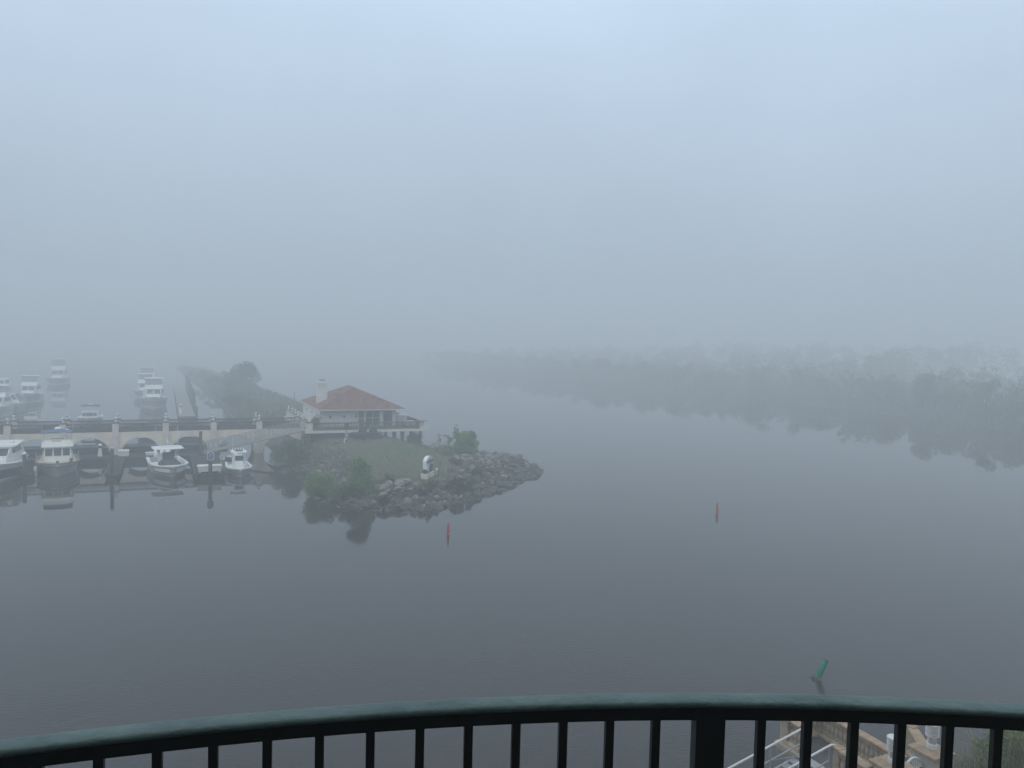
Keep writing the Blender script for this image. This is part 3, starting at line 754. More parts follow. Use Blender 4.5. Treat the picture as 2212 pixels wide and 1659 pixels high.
# blue dock sign on its piling
sp = piling(18.05, -15.98, 1.95, 'dark piling carrying the blue dock sign', r=.17)
bs = thing('dock_sign', 'blue white-edged sign with scalloped top on the dock piling', 'sign', W(18.05, -16.2), A)
def shield(w, z0, z1):
    p = [(-w, z0 + .04), (-w * .45, z0), (0, z0 - .05), (w * .45, z0), (w, z0 + .04), (w, z1 - .12), (w * .8, z1 - .08), (w * .5, z1 - .02), (w * .22, z1 + .06), (0, z1 + .09), (-w * .22, z1 + .06), (-w * .5, z1 - .02), (-w * .8, z1 - .08), (-w, z1 - .12)]
    return p
def plate(poly, y0, y1, m, name, par):
    b = MB(); n = len(poly); b.v += [(x, y0, z) for x, z in poly] + [(x, y1, z) for x, z in poly]
    b.f += [tuple(range(n)), tuple(range(2 * n - 1, n - 1, -1))] + [((k + 1) % n, k, n + k, n + (k + 1) % n) for k in range(n)]
    b.mi += [0] * len(b.f); return b.build(name, m, par)
plate(shield(.30, 1.84, 2.58), -.03, .03, m_white, 'border', bs)
plate(shield(.245, 1.90, 2.53), -.045, -.031, m_signb, 'face', bs)
b = MB(); pr = [(.085 * cos(a), .085 * sin(a)) for a in [radians(40 + 280 * k / 14) for k in range(15)]]
b.tube([(x, -.055, 2.39 + z) for x, z in pr] + [(.085, -.055, 2.38), (.02, -.055, 2.38)], .018, 5)
b.build('emblem', m_white, bs)
MB().box(-.2, .2, -.055, -.046, 2.18, 2.245).build('text_band', mat('pale_blue_paint', (.35, .5, .62), .5, .05), bs)
b = MB()
for k, z in enumerate((2.10, 2.03, 1.96)): b.box(-.15 + .02 * k, .14 - .015 * k, -.055, -.046, z, z + .025)
b.build('text_lines', MATS['pale_blue_paint'], bs)
MB().box(-.04, .04, .031, .12, 1.9, 2.4).build('bracket', m_pile, bs)
def dock_box(label, x, y, w, d, h, legs=False):
    t = thing('dock_box', label, 'storage box', W(x, y, .5), A, None)
    z0 = .12 if legs else .0
    rings = [[Vector((sx * a, sy * c, z)) for sx, sy in ((-1, -1), (1, -1), (1, 1), (-1, 1))] for a, c, z in ((w * .94, d * .9, z0 + .002), (w, d, h * .8))]
    MB().loft(rings).build('body', m_white, t)
    rings = [[Vector((sx * a, sy * c, z)) for sx, sy in ((-1, -1), (1, -1), (1, 1), (-1, 1))] for a, c, z in ((w * 1.05, d * 1.08, h * .8), (w * 1.05, d * 1.08, h * .9), (w * .97, d * .8, h))]
    MB().loft(rings).build('lid', m_white, t)
    if legs:
        for sx in (-.8, .8): MB().box(sx * w - .08, sx * w + .08, -d * .7, d * .7, 0, z0 + .02).build('foot', m_white, t)
dock_box('long white dock box behind the blue sign post', 18.05, -14.9, 1.02, .3, .72, True)
dock_box('white dock box by the bridge pillar between trawler and large centre console', 10.45, -2.35, .5, .35, .62)
dock_box('low white dock box farther along the bridge foot', 12.9, -2.3, .42, .28, .3)
def pedestal(label, x, y, s=1.0):
    t = thing('power_pedestal', label, 'power pedestal', W(x, y, .5), A, 'lighthouse power pedestals')
    MB().lathe([(.2 * s, 0), (.19 * s, .05 * s), (.11 * s, .75 * s)], 8).build('tower', m_white, t)
    MB().lathe([(.17 * s, .752 * s), (.17 * s, .8 * s), (.1 * s, .82 * s), (.1 * s, .95 * s)], 8).build('lamp_room', m_black, t)
    MB().lathe([(.18 * s, .952 * s), (.17 * s, 1.0 * s), (.03 * s, 1.12 * s), (0, 1.14 * s)], 8).build('roof', m_white, t)
pedestal('white lighthouse-shaped power pedestal on the dock right of the trawler', 8.3, -2.1, 1.15)
pedestal('white power pedestal on the inner basin dock near the moored yacht', 16.6, 44, 1.3)
tag(MB().lathe([(.03, -.35), (.13, -.3), (.15, -.2), (.15, .5), (.13, .6), (.04, .64), (.04, .7), (0, .7)], 12).build('fender', m_white, None, True), 'white cylindrical fender hanging upright beside the trawler bow', 'fender').location = W(3.72, -10.1, .25)

# ------------------------------------------------------------------ gangway from bridge end to dock
gw = thing('gangway', 'pale aluminium truss gangway sloping from the bridge end down to the dock', 'gangway', W(0, 0), A)
P0, P1 = Vector((18.1, -2.7, .62)), Vector((28.45, -2.35, 2.75))
b = MB()
for s_ in (-.65, .65):
    rail = MB(); mid = MB(); low_ = MB(); br_ = MB()
    off = Vector((0, s_, 0))
    for zz, bb, r in ((1.05, rail, .04), (.88, mid, .025), (.70, mid, .025), (.52, mid, .025), (.34, mid, .025), (.16, mid, .025), (0.0, low_, .09)):
        bb.tube([P0 + off + Vector((0, 0, zz)), P1 + off + Vector((0, 0, zz))], r, 6)
    rail.build('handrail', m_gang, gw); mid.build('mid_rail', m_gang, gw); low_.build('stringer', m_gang, gw)
    for k in range(23):
        p = P0.lerp(P1, k / 22) + off
        MB().tube([p, p + Vector((0, 0, 1.05))], .024, 5).build('baluster', m_gang, gw)
    for k in range(11):
        p = P0.lerp(P1, k / 11) + off; q = P0.lerp(P1, (k + 1) / 11) + off
        br_.tube([p, q + Vector((0, 0, .42))], .014, 4)
    br_.build('brace', m_gang, gw)
MB().loft([[P0 + Vector((0, s, z)) for s, z in ((-.6, .02), (.6, .02), (.6, .08), (-.6, .08))], [P1 + Vector((0, s, z)) for s, z in ((-.6, .02), (.6, .02), (.6, .08), (-.6, .08))]]).build('tread', m_gang, gw)
MB().tube([P0 + Vector((0, -.65, 1.05)), P0 + Vector((-.35, -.65, .95)), P0 + Vector((-.35, -.65, 0)), P0 + Vector((0, -.65, 0))], .03, 6).build('end_hoop', m_gang, gw)
MB().tube([P0 + Vector((0, .65, 1.05)), P0 + Vector((-.35, .65, .95)), P0 + Vector((-.35, .65, 0)), P0 + Vector((0, .65, 0))], .03, 6).build('end_hoop', m_gang, gw)

# ------------------------------------------------------------------ boats
def hull_pts(L, B, fs, fb, over, n=16, full=2.3, tr=.86, draft=.35):
    st = []
    for i in range(n + 1):
        t = i / n
        if t < .55: hb = B / 2 * (tr + (1 - tr) * smooth(t / .45))
        else: hb = B / 2 * max(0.0, 1 - ((t - .55) / .45) ** full)
        hb = max(hb, .03)
        zs = fs + (fb - fs) * t ** 2.0
        fl = .88 - .5 * smooth((t - .45) / .55)              # waterline width against deck width (bow flare)
        xw = t * (L - over); xd = t * L
        st.append((xd, xw, hb, hb * fl, zs, -draft * (1 - smooth((t - .6) / .4) * .8)))
    return st
def hull_strip(st, z0f, z1f, off=0.0):
    """surface of both hull sides between two fractions of the freeboard (0 waterline, 1 sheer)"""
    b = MB()
    for side in (-1, 1):
        rows = []
        for (xd, xw, hb, hw_, zs, kz) in st:
            row = []
            for q in range(5):
                f = z0f + (z1f - z0f) * q / 4
                g = f ** 1.35
                row.append((xw + (xd - xw) * f, side * (hw_ + (hb - hw_) * g + off), f * zs))
            rows.append(row)
        o = len(b.v)
        for r in rows: b.v += r
        for i in range(len(rows) - 1):
            for q in range(4):
                a = o + i * 5 + q; c = o + (i + 1) * 5 + q
                b.f.append((a, c, c + 1, a + 1) if side < 0 else (a, a + 1, c + 1, c)); b.mi.append(0)
    # transom
    xd, xw, hb, hw_, zs, kz = st[0]
    ring = []
    for side in (-1, 1):
        qs = range(5) if side < 0 else range(4, -1, -1)
        for q in qs:
            f = z0f + (z1f - z0f) * q / 4
            ring.append((xw + (xd - xw) * f, side * (hw_ + (hb - hw_) * f ** 1.35 + off), f * zs))
    b.add(ring, [tuple(range(9, -1, -1))])
    return b
def hull_bottom(st):
    b = MB(); o = 0
    for (xd, xw, hb, hw_, zs, kz) in st: b.v += [(xw, -hw_, 0), (xw, 0, kz), (xw, hw_, 0)]
    for i in range(len(st) - 1):
        a = 3 * i; b.f += [(a, a + 1, a + 4, a + 3), (a + 1, a + 2, a + 5, a + 4)]; b.mi += [0, 0]
    return b
def deck_cap(st, drop=0.0, inset=.0, t0=0, t1=None):
    b = MB(); ss = st[t0:t1]
    for (xd, xw, hb, hw_, zs, kz) in ss: b.v += [(xd, -max(hb - inset, .01), zs - drop), (xd, max(hb - inset, .01), zs - drop)]
    for i in range(len(ss) - 1): b.f.append((2*i, 2*i + 2, 2*i + 3, 2*i + 1)); b.mi.append(0)
    return b
def gunwale(st, w, h=.06):
    b = MB()
    for side in (-1, 1):
        rings = [[Vector((xd, side * (hb + .03), zs - h)), Vector((xd, side * (hb + .03), zs + .03)), Vector((xd, side * max(hb - w, 0.0), zs + .03)), Vector((xd, side * max(hb - w, 0.0), zs - h))] for (xd, xw, hb, hw_, zs, kz) in st]
        b.loft(rings)
    return b
def boat_root(name, label, stem, L, over, yaw=0.0, group=None):
    """stem = marina-frame position of the stem at the waterline; boat is built from stern x=0 to bow x=L"""
    hd = HEAD + yaw
    p = W(*stem) - Vector((cos(hd), sin(hd), 0)) * (L - over)
    return thing(name, label, 'boat', p, hd, group)
def cabin(t, secs, m, name='cabin'):
    """lofted house: list of (z, x_back, x_front, half_width_back, half_width_front)"""
    rings = [[Vector((xb, -hb, z)), Vector((xf, -hf, z)), Vector((xf, hf, z)), Vector((xb, hb, z))] for z, xb, xf, hb, hf in secs]
    return MB().loft(rings).build(name, m, t)
def front_windows(t, secs, z0, z1, ys, m=m_glass, off=.02):
    """panes on the sloping front of a cabin"""
    def xf(z):
        for a, c in zip(secs, secs[1:]):
            if a[0] <= z <= c[0]: return a[2] + (c[2] - a[2]) * (z - a[0]) / (c[0] - a[0])
        return secs[-1][2]
    for y0, y1 in ys:
        fr = [Vector((xf(z) + e, y, z)) for e in (off, ) for y, z in ((y0, z0), (y1, z0), (y1, z1), (y0, z1))]
        bk = [v - Vector((.05, 0, 0)) for v in fr]
        MB().loft([bk, fr]).build('window', m, t)
def side_windows(t, secs, z0, z1, spans, m=m_glass):
    def hw_(z, x):
        for a, c in zip(secs, secs[1:]):
            if a[0] <= z <= c[0]:
                k = (z - a[0]) / (c[0] - a[0]); xb = a[1] + (c[1] - a[1]) * k; xf = a[2] + (c[2] - a[2]) * k
                hb = a[3] + (c[3] - a[3]) * k; hf = a[4] + (c[4] - a[4]) * k
                return hb + (hf - hb) * (x - xb) / (xf - xb)
        return secs[-1][3]
    for x0, x1 in spans:
        for s_ in (-1, 1):
            q = [Vector((x, s_ * (hw_(z, x) + .015), z)) for x, z in ((x0, z0), (x1, z0), (x1, z1), (x0, z1))]
            bk = [v - Vector((0, s_ * .04, 0)) for v in q]
            MB().loft([bk, q]).build('window', m, t)
def rail_line(t, st, h, i0, i1, name='bow_rail', inset=.08, posts=True, r=.016, m=None):
    b = MB(); mm = m or m_chrome
    for side in (-1, 1):
        pts = [Vector((xd, side * max(hb - inset, 0), zs + h)) for (xd, xw, hb, hw_, zs, kz) in st[i0:i1]]
        b.tube(pts, r, 5)
        b.tube([p - Vector((0, 0, h * .5)) for p in pts], r * .7, 4)
        if posts:
            for p in pts[::2]: b.tube([p - Vector((0, 0, h)), p], r * .8, 4)
    return b.build(name, mm, t)
def bimini(t, x0, x1, hw_, z, m, legs_z, name='canopy', sag=.12, thick=.05):
    rings = []
    for i in range(7):
        x = x0 + (x1 - x0) * i / 6; e = sag * .5 * (1 - (2 * i / 6 - 1) ** 2)
        rings.append([Vector((x, hw_ * cos(pi * k / 8) * 1.0, z + e + sag * sin(pi * k / 8))) for k in range(9)] + [Vector((x, hw_ * cos(pi * k / 8) * .97, z + e + sag * sin(pi * k / 8) - thick)) for k in range(8, -1, -1)])
    c = MB().loft(rings).build(name, m, t, True)
    for s_ in (-1, 1):
        MB().tube([(x0 + .1, s_ * hw_ * .96, z), (x0 + .25, s_ * hw_ * .9, legs_z)], .018, 5).build('support', m_chrome, t)
        MB().tube([(x1 - .1, s_ * hw_ * .96, z), (x1 - .35, s_ * hw_ * .9, legs_z)], .018, 5).build('support', m_chrome, t)
    return c

# trawler
L = 8.4
t = boat_root('trawler_boat', 'cream trawler with three front windows and blue canvas top', (5.5, -10.7), L, .75, radians(6.0))
st = hull_pts(L, 3.6, .95, 1.28, .75, full=3.0)
hull_strip(st, 0, .70).build('hull', m_greyhull, t, True)
hull_strip(st, .70, 1.0).build('topside_band', m_cream, t, True)
hull_strip(st, .685, .735, .03).build('rub_rail', m_wood, t)
hull_bottom(st).build('keel', m_navy, t)
gunwale(st, .14, .08).build('bulwark_cap', m_wood, t)
deck_cap(st, .12).build('deck', m_cream, t)
secs = [(1.0, .9, 5.35, 1.3, 1.15), (1.5, .9, 5.25, 1.28, 1.13), (2.25, .95, 4.95, 1.22, 1.08), (2.34, .9, 5.1, 1.25, 1.15)]
cabin(t, secs, m_cream)
front_windows(t, secs, 1.56, 2.17, [(-.98, -.42), (-.3, .3), (.42, .98)])
side_windows(t, secs, 1.6, 2.15, [(1.3, 2.2), (2.4, 3.3), (3.6, 4.5)])
MB().box(.4, 5.3, -1.3, 1.3, 2.342, 2.42).build('cabin_roof', m_white, t)
rings = [[Vector((x, s_ * y, z)) for x, y, z in ((4.2, -1.2, 2.42), (4.9, -1.18, 2.42), (4.75, -1.22, 2.8), (4.1, -1.25, 2.8))] for s_ in (1, -1)]
MB().loft([[Vector((4.95, -1.2, 2.422)), Vector((4.7, -1.22, 2.78)), Vector((4.6, -1.2, 2.78)), Vector((4.8, -1.18, 2.422))], [Vector((4.95, 1.2, 2.422)), Vector((4.7, 1.22, 2.78)), Vector((4.6, 1.2, 2.78)), Vector((4.8, 1.18, 2.422))]]).build('flybridge_coaming', m_cream, t)
for s_ in (-1, 1): MB().loft([[Vector((1.6, s_ * 1.2, 2.422)), Vector((4.75, s_ * 1.2, 2.422)), Vector((4.6, s_ * 1.22, 2.76)), Vector((1.6, s_ * 1.22, 2.7))], [Vector((1.6, s_ * 1.15, 2.422)), Vector((4.75, s_ * 1.15, 2.422)), Vector((4.6, s_ * 1.17, 2.76)), Vector((1.6, s_ * 1.17, 2.7))]]).build('flybridge_side', m_cream, t)
MB().box(3.9, 4.3, -.5, .3, 2.43, 2.98).build('helm_console', m_cream, t)
MB().box(3.95, 4.05, -.5, .5, 3.0, 3.03).build('windscreen_rail', m_black, t)
bimini(t, 2.1, 4.4, 1.22, 3.55, m_blue, 2.7)
MB().lathe([(.3, 0), (.32, .06), (.3, .18), (.12, .25), (0, .26)], 14, (3.0, 0.05, 3.75)).build('radar_dome', m_white, t, True)
MB().lathe([(.14, 0), (.15, .05), (0, .12)], 10, (3.2, .8, 3.7)).build('antenna_dome', m_white, t, True)
for s_ in (-1, 1): MB().tube([(3.6, s_ * 1.25, 2.4), (3.5, s_ * 1.27, 4.3)], .012, 4).build('antenna', m_white, t)
rail_line(t, st, .62, 6, 17)
MB().box(7.2, 7.6, -.12, .12, 1.1, 1.35).build('windlass', m_black, t)
MB().box(6.3, 6.7, -.3, .3, 1.1, 1.28).build('deck_hatch', m_white, t)
MB().box(6.6, 6.85, .95, 1.2, 1.1, 1.5).build('deck_vent', m_black, t)
MB().tube([(8.2, 0, 1.3), (8.6, 0, 1.22), (8.65, 0, 1.0)], .04, 5).build('anchor', m_alu, t)

# large centre console
def centre_console(label, stem, L, B, fs, fb, topz, topw, big):
    t = boat_root('centre_console_boat', label, stem, L, .55 if big else .4, radians(7) if big else 0.0)
    st = hull_pts(L, B, fs, fb, .55 if big else .4, full=2.6, tr=.9)
    hull_strip(st, 0, 1.0).build('hull', m_greyhull, t, True)
    hull_strip(st, .0, .10, .006).build('boot_stripe', m_white if not big else m_greyhull, t, True)
    hull_bottom(st).build('keel', m_navy, t)
    gunwale(st, .26 if big else .2, .07).build('gunwale', m_white, t)
    b = MB()
    zf = .42
    ss = st[1:-1]
    for (xd, xw, hb, hw_, zs, kz) in ss: b.v += [(xd, -max(hb - .2, .02), zs - .02), (xd, -max(hb - .26, .015), zf), (xd, max(hb - .26, .015), zf), (xd, max(hb - .2, .02), zs - .02)]
    for i in range(len(ss) - 1):
        for k in range(3): b.f.append((4*i + k, 4*i + 4 + k, 4*i + 5 + k, 4*i + 1 + k)); b.mi.append(0)
    b.build('cockpit', m_white, t)
    deck_cap(st, -.0, .02, 13, 17).build('foredeck', m_white, t)
    cx = L * .48
    cw = B * .2
    cabin(t, [(zf, cx - .7, cx + .75, cw, cw * .85), (zf + .75, cx - .65, cx + .55, cw * .95, cw * .8), (zf + 1.0, cx - .6, cx + .35, cw * .9, cw * .75)], m_white, 'console')
    MB().loft([[Vector((cx + .5, -cw * .8, zf + .76)), Vector((cx + .5, cw * .8, zf + .76)), Vector((cx + .2, cw * .75, topz - .35)), Vector((cx + .2, -cw * .75, topz - .35))], [Vector((cx + .54, -cw * .8, zf + .76)), Vector((cx + .54, cw * .8, zf + .76)), Vector((cx + .24, cw * .75, topz - .35)), Vector((cx + .24, -cw * .75, topz - .35))]]).build('windscreen', m_glass, t)
    tl = 2.3 if big else 1.35
    tw = topw / 2
    rings = [[Vector((cx + x * tl / 2, y * tw, topz + z)) for x, y in ((-1, -.95), (-.9, -1), (.75, -1), (1, -.62), (1.06, 0), (1, .62), (.75, 1), (-.9, 1), (-1, .95))] for z in (0, .05)]
    rings.append([Vector((cx + x * tl / 2 * .9, y * tw * .92, topz + .1)) for x, y in ((-1, -.95), (-.9, -1), (.75, -1), (1, -.62), (1.06, 0), (1, .62), (.75, 1), (-.9, 1), (-1, .95))])
    MB().loft(rings).build('hardtop', m_white, t)
    for sx in (-.55, .5):
        for s_ in (-1, 1):
            MB().tube([(cx + sx, s_ * cw * 1.1, zf), (cx + sx * 1.05, s_ * cw * 1.15, topz - .5), (cx + sx * 1.4, s_ * tw * .75, topz)], .035, 6).build('hardtop_leg', m_white, t)
    for s_ in (-1, 1): MB().tube([(cx - .5, s_ * cw * 1.12, zf + .8), (cx + .55, s_ * cw * 1.12, topz - .2)], .02, 5).build('brace', m_white, t)
    MB().box(cx - 1.75, cx - 1.15, -cw, cw, zf, zf + .75).build('leaning_post', m_white, t)
    MB().box(cx - 1.8, cx - 1.6, -cw, cw, zf + .75, zf + 1.1).build('seat_back', m_white, t)
    if big:
        rings = [[Vector((x, y, z)) for y, z in ((-.95, zf), (-.9, 1.0), (-.6, 1.28), (.6, 1.28), (.9, 1.0), (.95, zf))] for x in (cx + .8, cx + 1.9)]
        rings.append([Vector((cx + 2.6, y, z)) for y, z in ((-.7, zf), (-.66, .8), (-.4, .95), (.4, .95), (.66, .8), (.7, zf))])
        MB().loft(rings).build('bow_seat_cover', m_darkcover, t)
        MB().box(cx - .35, cx + .15, -.55, .55, topz + .11, topz + .2).build('radar_bar', m_white, t)
        MB().tube([(cx - .1, 0, topz + .1), (cx - .1, 0, topz + .95)], .03, 6).build('mast', m_white, t)
        MB().lathe([(.09, 0), (.1, .08), (0, .14)], 8, (cx - .1, 0, topz + .55)).build('mast_light', m_white, t)
        for s_ in (-1, 1): MB().tube([(cx - .6, s_ * tw * .7, topz + .05), (cx - .7, s_ * tw * .72, topz + 2.0)], .016, 4).build('outrigger_aerial', m_white, t)
        eng = (-.55, .0, .55); MB().tube([(L - .42, -.18, .62), (L - .35, -.05, .5), (L - .35, .05, .5), (L - .42, .18, .62)], .025, 5).build('bow_eye', m_chrome, t)
    else:
        eng = (0,)
        for k in range(5): MB().tube([(cx - .55, -.5 + .25 * k, topz + .08), (cx - .68, -.5 + .25 * k, topz + .3)], .035, 6).build('rod_holder', m_white, t)
        MB().box(cx - .3, cx + .3, -.35, .35, topz + .11, topz + .17).build('top_hatch', m_black, t)
        MB().tube([(cx - .4, -tw * .7, topz), (cx - .45, -tw * .72, topz + 1.5)], .014, 4).build('aerial', m_white, t)
    for y in eng:
        rings = [[Vector((-.45 + dx * a, y + dy * a * .8, z)) for dx, dy in ((.32, 0), (.2, .24), (-.2, .24), (-.35, 0), (-.2, -.24), (.2, -.24))] for a, z in ((.6, -.1), (.75, .5), (1.0, .75), (1.05, 1.15), (.8, 1.4), (.3, 1.45))]
        MB().loft(rings).build('outboard', m_white, t, True)
    MB().tube([(L * .8, B * .2, fb * .98), (L * .82, B * .24, fb + .06)], .03, 5).build('cleat', m_black, t)
    return t
centre_console('large white centre console boat with hardtop, dark bow cover and tall aerials', (15.0, -13.7), 8.2, 3.3, .82, 1.05, 2.2, 2.7, True)
centre_console('small white centre console boat with narrow hardtop beside the sign dock', (20.75, -15.1), 5.6, 2.3, .62, .78, 1.98, 1.45, False)

# express cruiser at the left edge
def cruiser(label, stem, L, B, fs, fb, m_low, yaw=0.0, fly=False, top=None, group=None, win=True, zs=1.0, name='cabin_cruiser'):
    t = boat_root(name, label, stem, L, L * .09, yaw, group)
    st = hull_pts(L, B, fs, fb, L * .09, full=2.5)
    hull_strip(st, 0, .12, .004).build('boot_stripe', m_white, t, True)
    hull_strip(st, .12, .66).build('hull', m_low, t, True)
    hull_strip(st, .66, 1.0).build('topside_band', m_white, t, True)
    hull_strip(st, .64, .68, .02).build('rub_rail', m_chrome, t)
    hull_bottom(st).build('keel', m_navy, t)
    deck_cap(st, .03).build('deck', m_white, t)
    h = fs * .35 + fb * .65
    a = zs
    secs = [(h - .25, L * .12, L * .74, B * .40, B * .22), (h + .35 * a, L * .13, L * .66, B * .38, B * .24), (h + .95 * a, L * .16, L * .54, B * .34, B * .27), (h + 1.05 * a, L * .12, L * .56, B * .36, B * .3)]
    cabin(t, secs, m_white)
    if win:
        front_windows(t, secs, h + .42 * a, h + .90 * a, [(-B * .235, -B * .015), (B * .015, B * .235)])
        side_windows(t, secs, h + .42 * a, h + .88 * a, [(L * .2, L * .33), (L * .35, L * .48)])
    cz = h + 1.05 * a
    if fly:
        MB().loft([[Vector((L * .52, -B * .3, cz + .002)), Vector((L * .48, -B * .31, cz + .55 * a)), Vector((L * .46, -B * .3, cz + .55 * a)), Vector((L * .49, -B * .29, cz + .002))], [Vector((L * .52, B * .3, cz + .002)), Vector((L * .48, B * .31, cz + .55 * a)), Vector((L * .46, B * .3, cz + .55 * a)), Vector((L * .49, B * .29, cz + .002))]]).build('flybridge_front', m_white, t)
        for s_ in (-1, 1): MB().box(L * .16, L * .47, s_ * B * .30 - .04, s_ * B * .30 + .04, cz + .002, cz + .5 * a).build('flybridge_side', m_white, t)
        MB().box(L * .36, L * .42, -B * .12, B * .12, cz + .002, cz + .8 * a).build('helm', m_white, t)
        cz2 = cz + 1.45 * a
        if top:
            MB().box(L * .2, L * .46, -B * .33, B * .33, cz2, cz2 + .08).build('hardtop', top, t)
            for x in (L * .22, L * .44):
                for s_ in (-1, 1): MB().tube([(x, s_ * B * .29, cz + .3), (x, s_ * B * .3, cz2)], .03, 5).build('hardtop_leg', m_chrome, t)
            MB().box(L * .445, L * .45, -B * .3, B * .3, cz + .58 * a, cz2 - .03).build('enclosure', m_vinyl, t)
    elif top:
        MB().box(L * .08, L * .52, -B * .37, B * .37, cz + .002, cz + .1).build('hardtop', top, t)
        MB().lathe([(.22, 0), (.24, .06), (.2, .2), (0, .27)], 12, (L * .3, B * .2, cz + .1)).build('radar_dome', m_white, t, True)
        MB().box(L * .2, L * .3, -B * .3, -B * .18, cz + .1, cz + .35).build('spotlight', m_white, t)
    rail_line(t, st, .55, 8, 17)
    MB().box(L * .72, L * .86, -B * .13, B * .13, fs * .3 + fb * .7, fs * .3 + fb * .7 + .12).build('sun_pad', m_white, t)
    return t
cruiser('white cabin cruiser with dark hull band and curved windscreen at the left edge', (0.72, -13.2), 9.5, 4.0, 1.25, 1.75, m_navy, 0.0, False, m_white, zs=1.05)

# boats behind the bridge, fading into the fog
cruiser('large white motor yacht with flybridge moored by the inner basin dock', (12.4, 58.5), 13, 4.7, 1.3, 2.1, m_greyhull, 0, True, m_white, 'boats moored in the inner basin', zs=1.25)
cruiser('faint white yacht directly behind the large motor yacht', (10.6, 80), 12, 4.3, 1.2, 1.9, m_white, 0, True, m_white, 'boats moored in the inner basin', zs=1.25)
cruiser('very faint pale boat farthest down the inner basin dock', (10.5, 104), 12, 4.6, 1.2, 1.9, m_white, 0, True, m_white, 'boats moored in the inner basin', zs=1.4)
cruiser('white sportfishing boat nearest the left edge behind the bridge', (-9.2, 44), 11, 4.2, 1.2, 1.9, m_white, 0, True, m_white, 'boats moored in the inner basin', zs=1.15)
cruiser('white cabin boat angled across the slip left of the basin channel', (-6.3, 52.5), 9, 3.6, 1.1, 1.7, m_cream, .75, False, m_white, 'boats moored in the inner basin', zs=1.25)
cruiser('white flybridge boat behind the angled cabin boat', (-8.8, 73), 11, 4.2, 1.2, 1.8, m_greyhull, 0, True, m_white, 'boats moored in the inner basin', zs=1.2)
cruiser('small faint cabin boat beyond the left flybridge boats', (-17.5, 98), 9, 3.8, 1.0, 1.6, m_white, 0, False, m_white, 'boats moored in the inner basin', zs=1.2)
cruiser('faint white boat behind the second yacht of the dock row', (11.4, 93), 11, 4.2, 1.2, 1.8, m_white, 0, False, m_white, 'boats moored in the inner basin', zs=1.5)
cruiser('faint white flybridge boat between the small cabin boat and the houseboat', (-16.5, 84), 11, 4.2, 1.2, 1.8, m_white, .1, True, m_white, 'boats moored in the inner basin', zs=1.1)
hb_ = cruiser('tall boxy white houseboat fading into fog at the left', (-10.2, 128), 12, 5.0, 1.2, 1.8, m_greyhull, 0, True, m_white, 'boats moored in the inner basin', zs=1.8)
# open boat with bimini frame just behind the bridge
L = 8.0
t = boat_root('runabout_boat', 'white runabout with windscreen and canvas hoop just behind the bridge railing', (4.6, 30.5), L, .6)
st = hull_pts(L, 3.2, .95, 1.35, .6)
hull_strip(st, 0, .8).build('hull', m_greyhull, t, True); hull_strip(st, .8, 1.0).build('topside_band', m_white, t, True)
deck_cap(st, .03).build('deck', m_white, t); hull_bottom(st).build('keel', m_navy, t)
secs = [(1.1, 1.2, 5.2, 1.25, .95), (1.75, 1.4, 4.6, 1.2, 1.0)]
cabin(t, secs, m_white, 'windscreen_base')
front_windows(t, [(1.2, 0, 5.15, 0, 0), (1.75, 0, 4.62, 0, 0)], 1.25, 1.72, [(-.9, -.5), (-.45, .45), (.5, .9)])
bimini(t, 2.0, 4.4, 1.2, 2.55, m_darkcover, 1.7)
MB().box(2.8, 3.3, -.25, .25, 2.72, 2.82).build('radar', m_white, t)
# boats seen through the arches
for k, (x, lab, mh_) in enumerate(((3.4, 'boat with pale rail behind the arch left of the trawler', m_navy), (8.2, 'dark boat behind the arch right of the trawler', m_navy), (12.6, 'dark boat behind the arch beside the large centre console', m_navy), (17.0, 'dark boat behind the arch above the gangway foot', m_navy))):
    L = 7.5
    t = boat_root('moored_boat', lab, (x, 16.6), L, .5, pi, 'boats moored behind the arches')
    st = hull_pts(L, 2.9, 1.0, 1.25, .5)
    hull_strip(st, 0, .85).build('hull', mh_, t, True); hull_strip(st, .85, 1.0).build('topside_band', m_white, t, True)
    deck_cap(st, .03).build('deck', m_white, t)
    cabin(t, [(.95, .9, 5.2, 1.25, .9), (1.45, 1.0, 4.6, 1.2, .85)], m_darkcover)
    MB().box(1.2, 2.6, -.8, .8, 1.452, 1.62).build('hatch_box', m_white, t)
    MB().lathe([(.06, 0), (.06, .3), (0, .35)], 8, (3.2, 0, 1.45)).build('stern_light', m_white, t)
# small dinghy on the lawn-side dock
L = 3.6
t = thing('dinghy', 'grey striped inflatable dinghy tucked beside the dock below the gangway', 'boat', W(20.4, -6.5, .0), A + 1.2)
b = MB(); b.tube([(0, -.6, .28), (2.4, -.6, .3), (3.2, -.35, .42), (3.5, 0, .5), (3.2, .35, .42), (2.4, .6, .3), (0, .6, .28)], .24, 10); b.build('tube', m_alu, t, True)
MB().box(0, 2.9, -.45, .45, .02, .12).build('floor', m_greyhull, t); MB().box(-.04, .06, -.5, .5, .05, .6).build('transom', m_black, t)
MB().box(1.2, 1.5, -.5, .5, .38, .44).build('thwart', m_white, t)

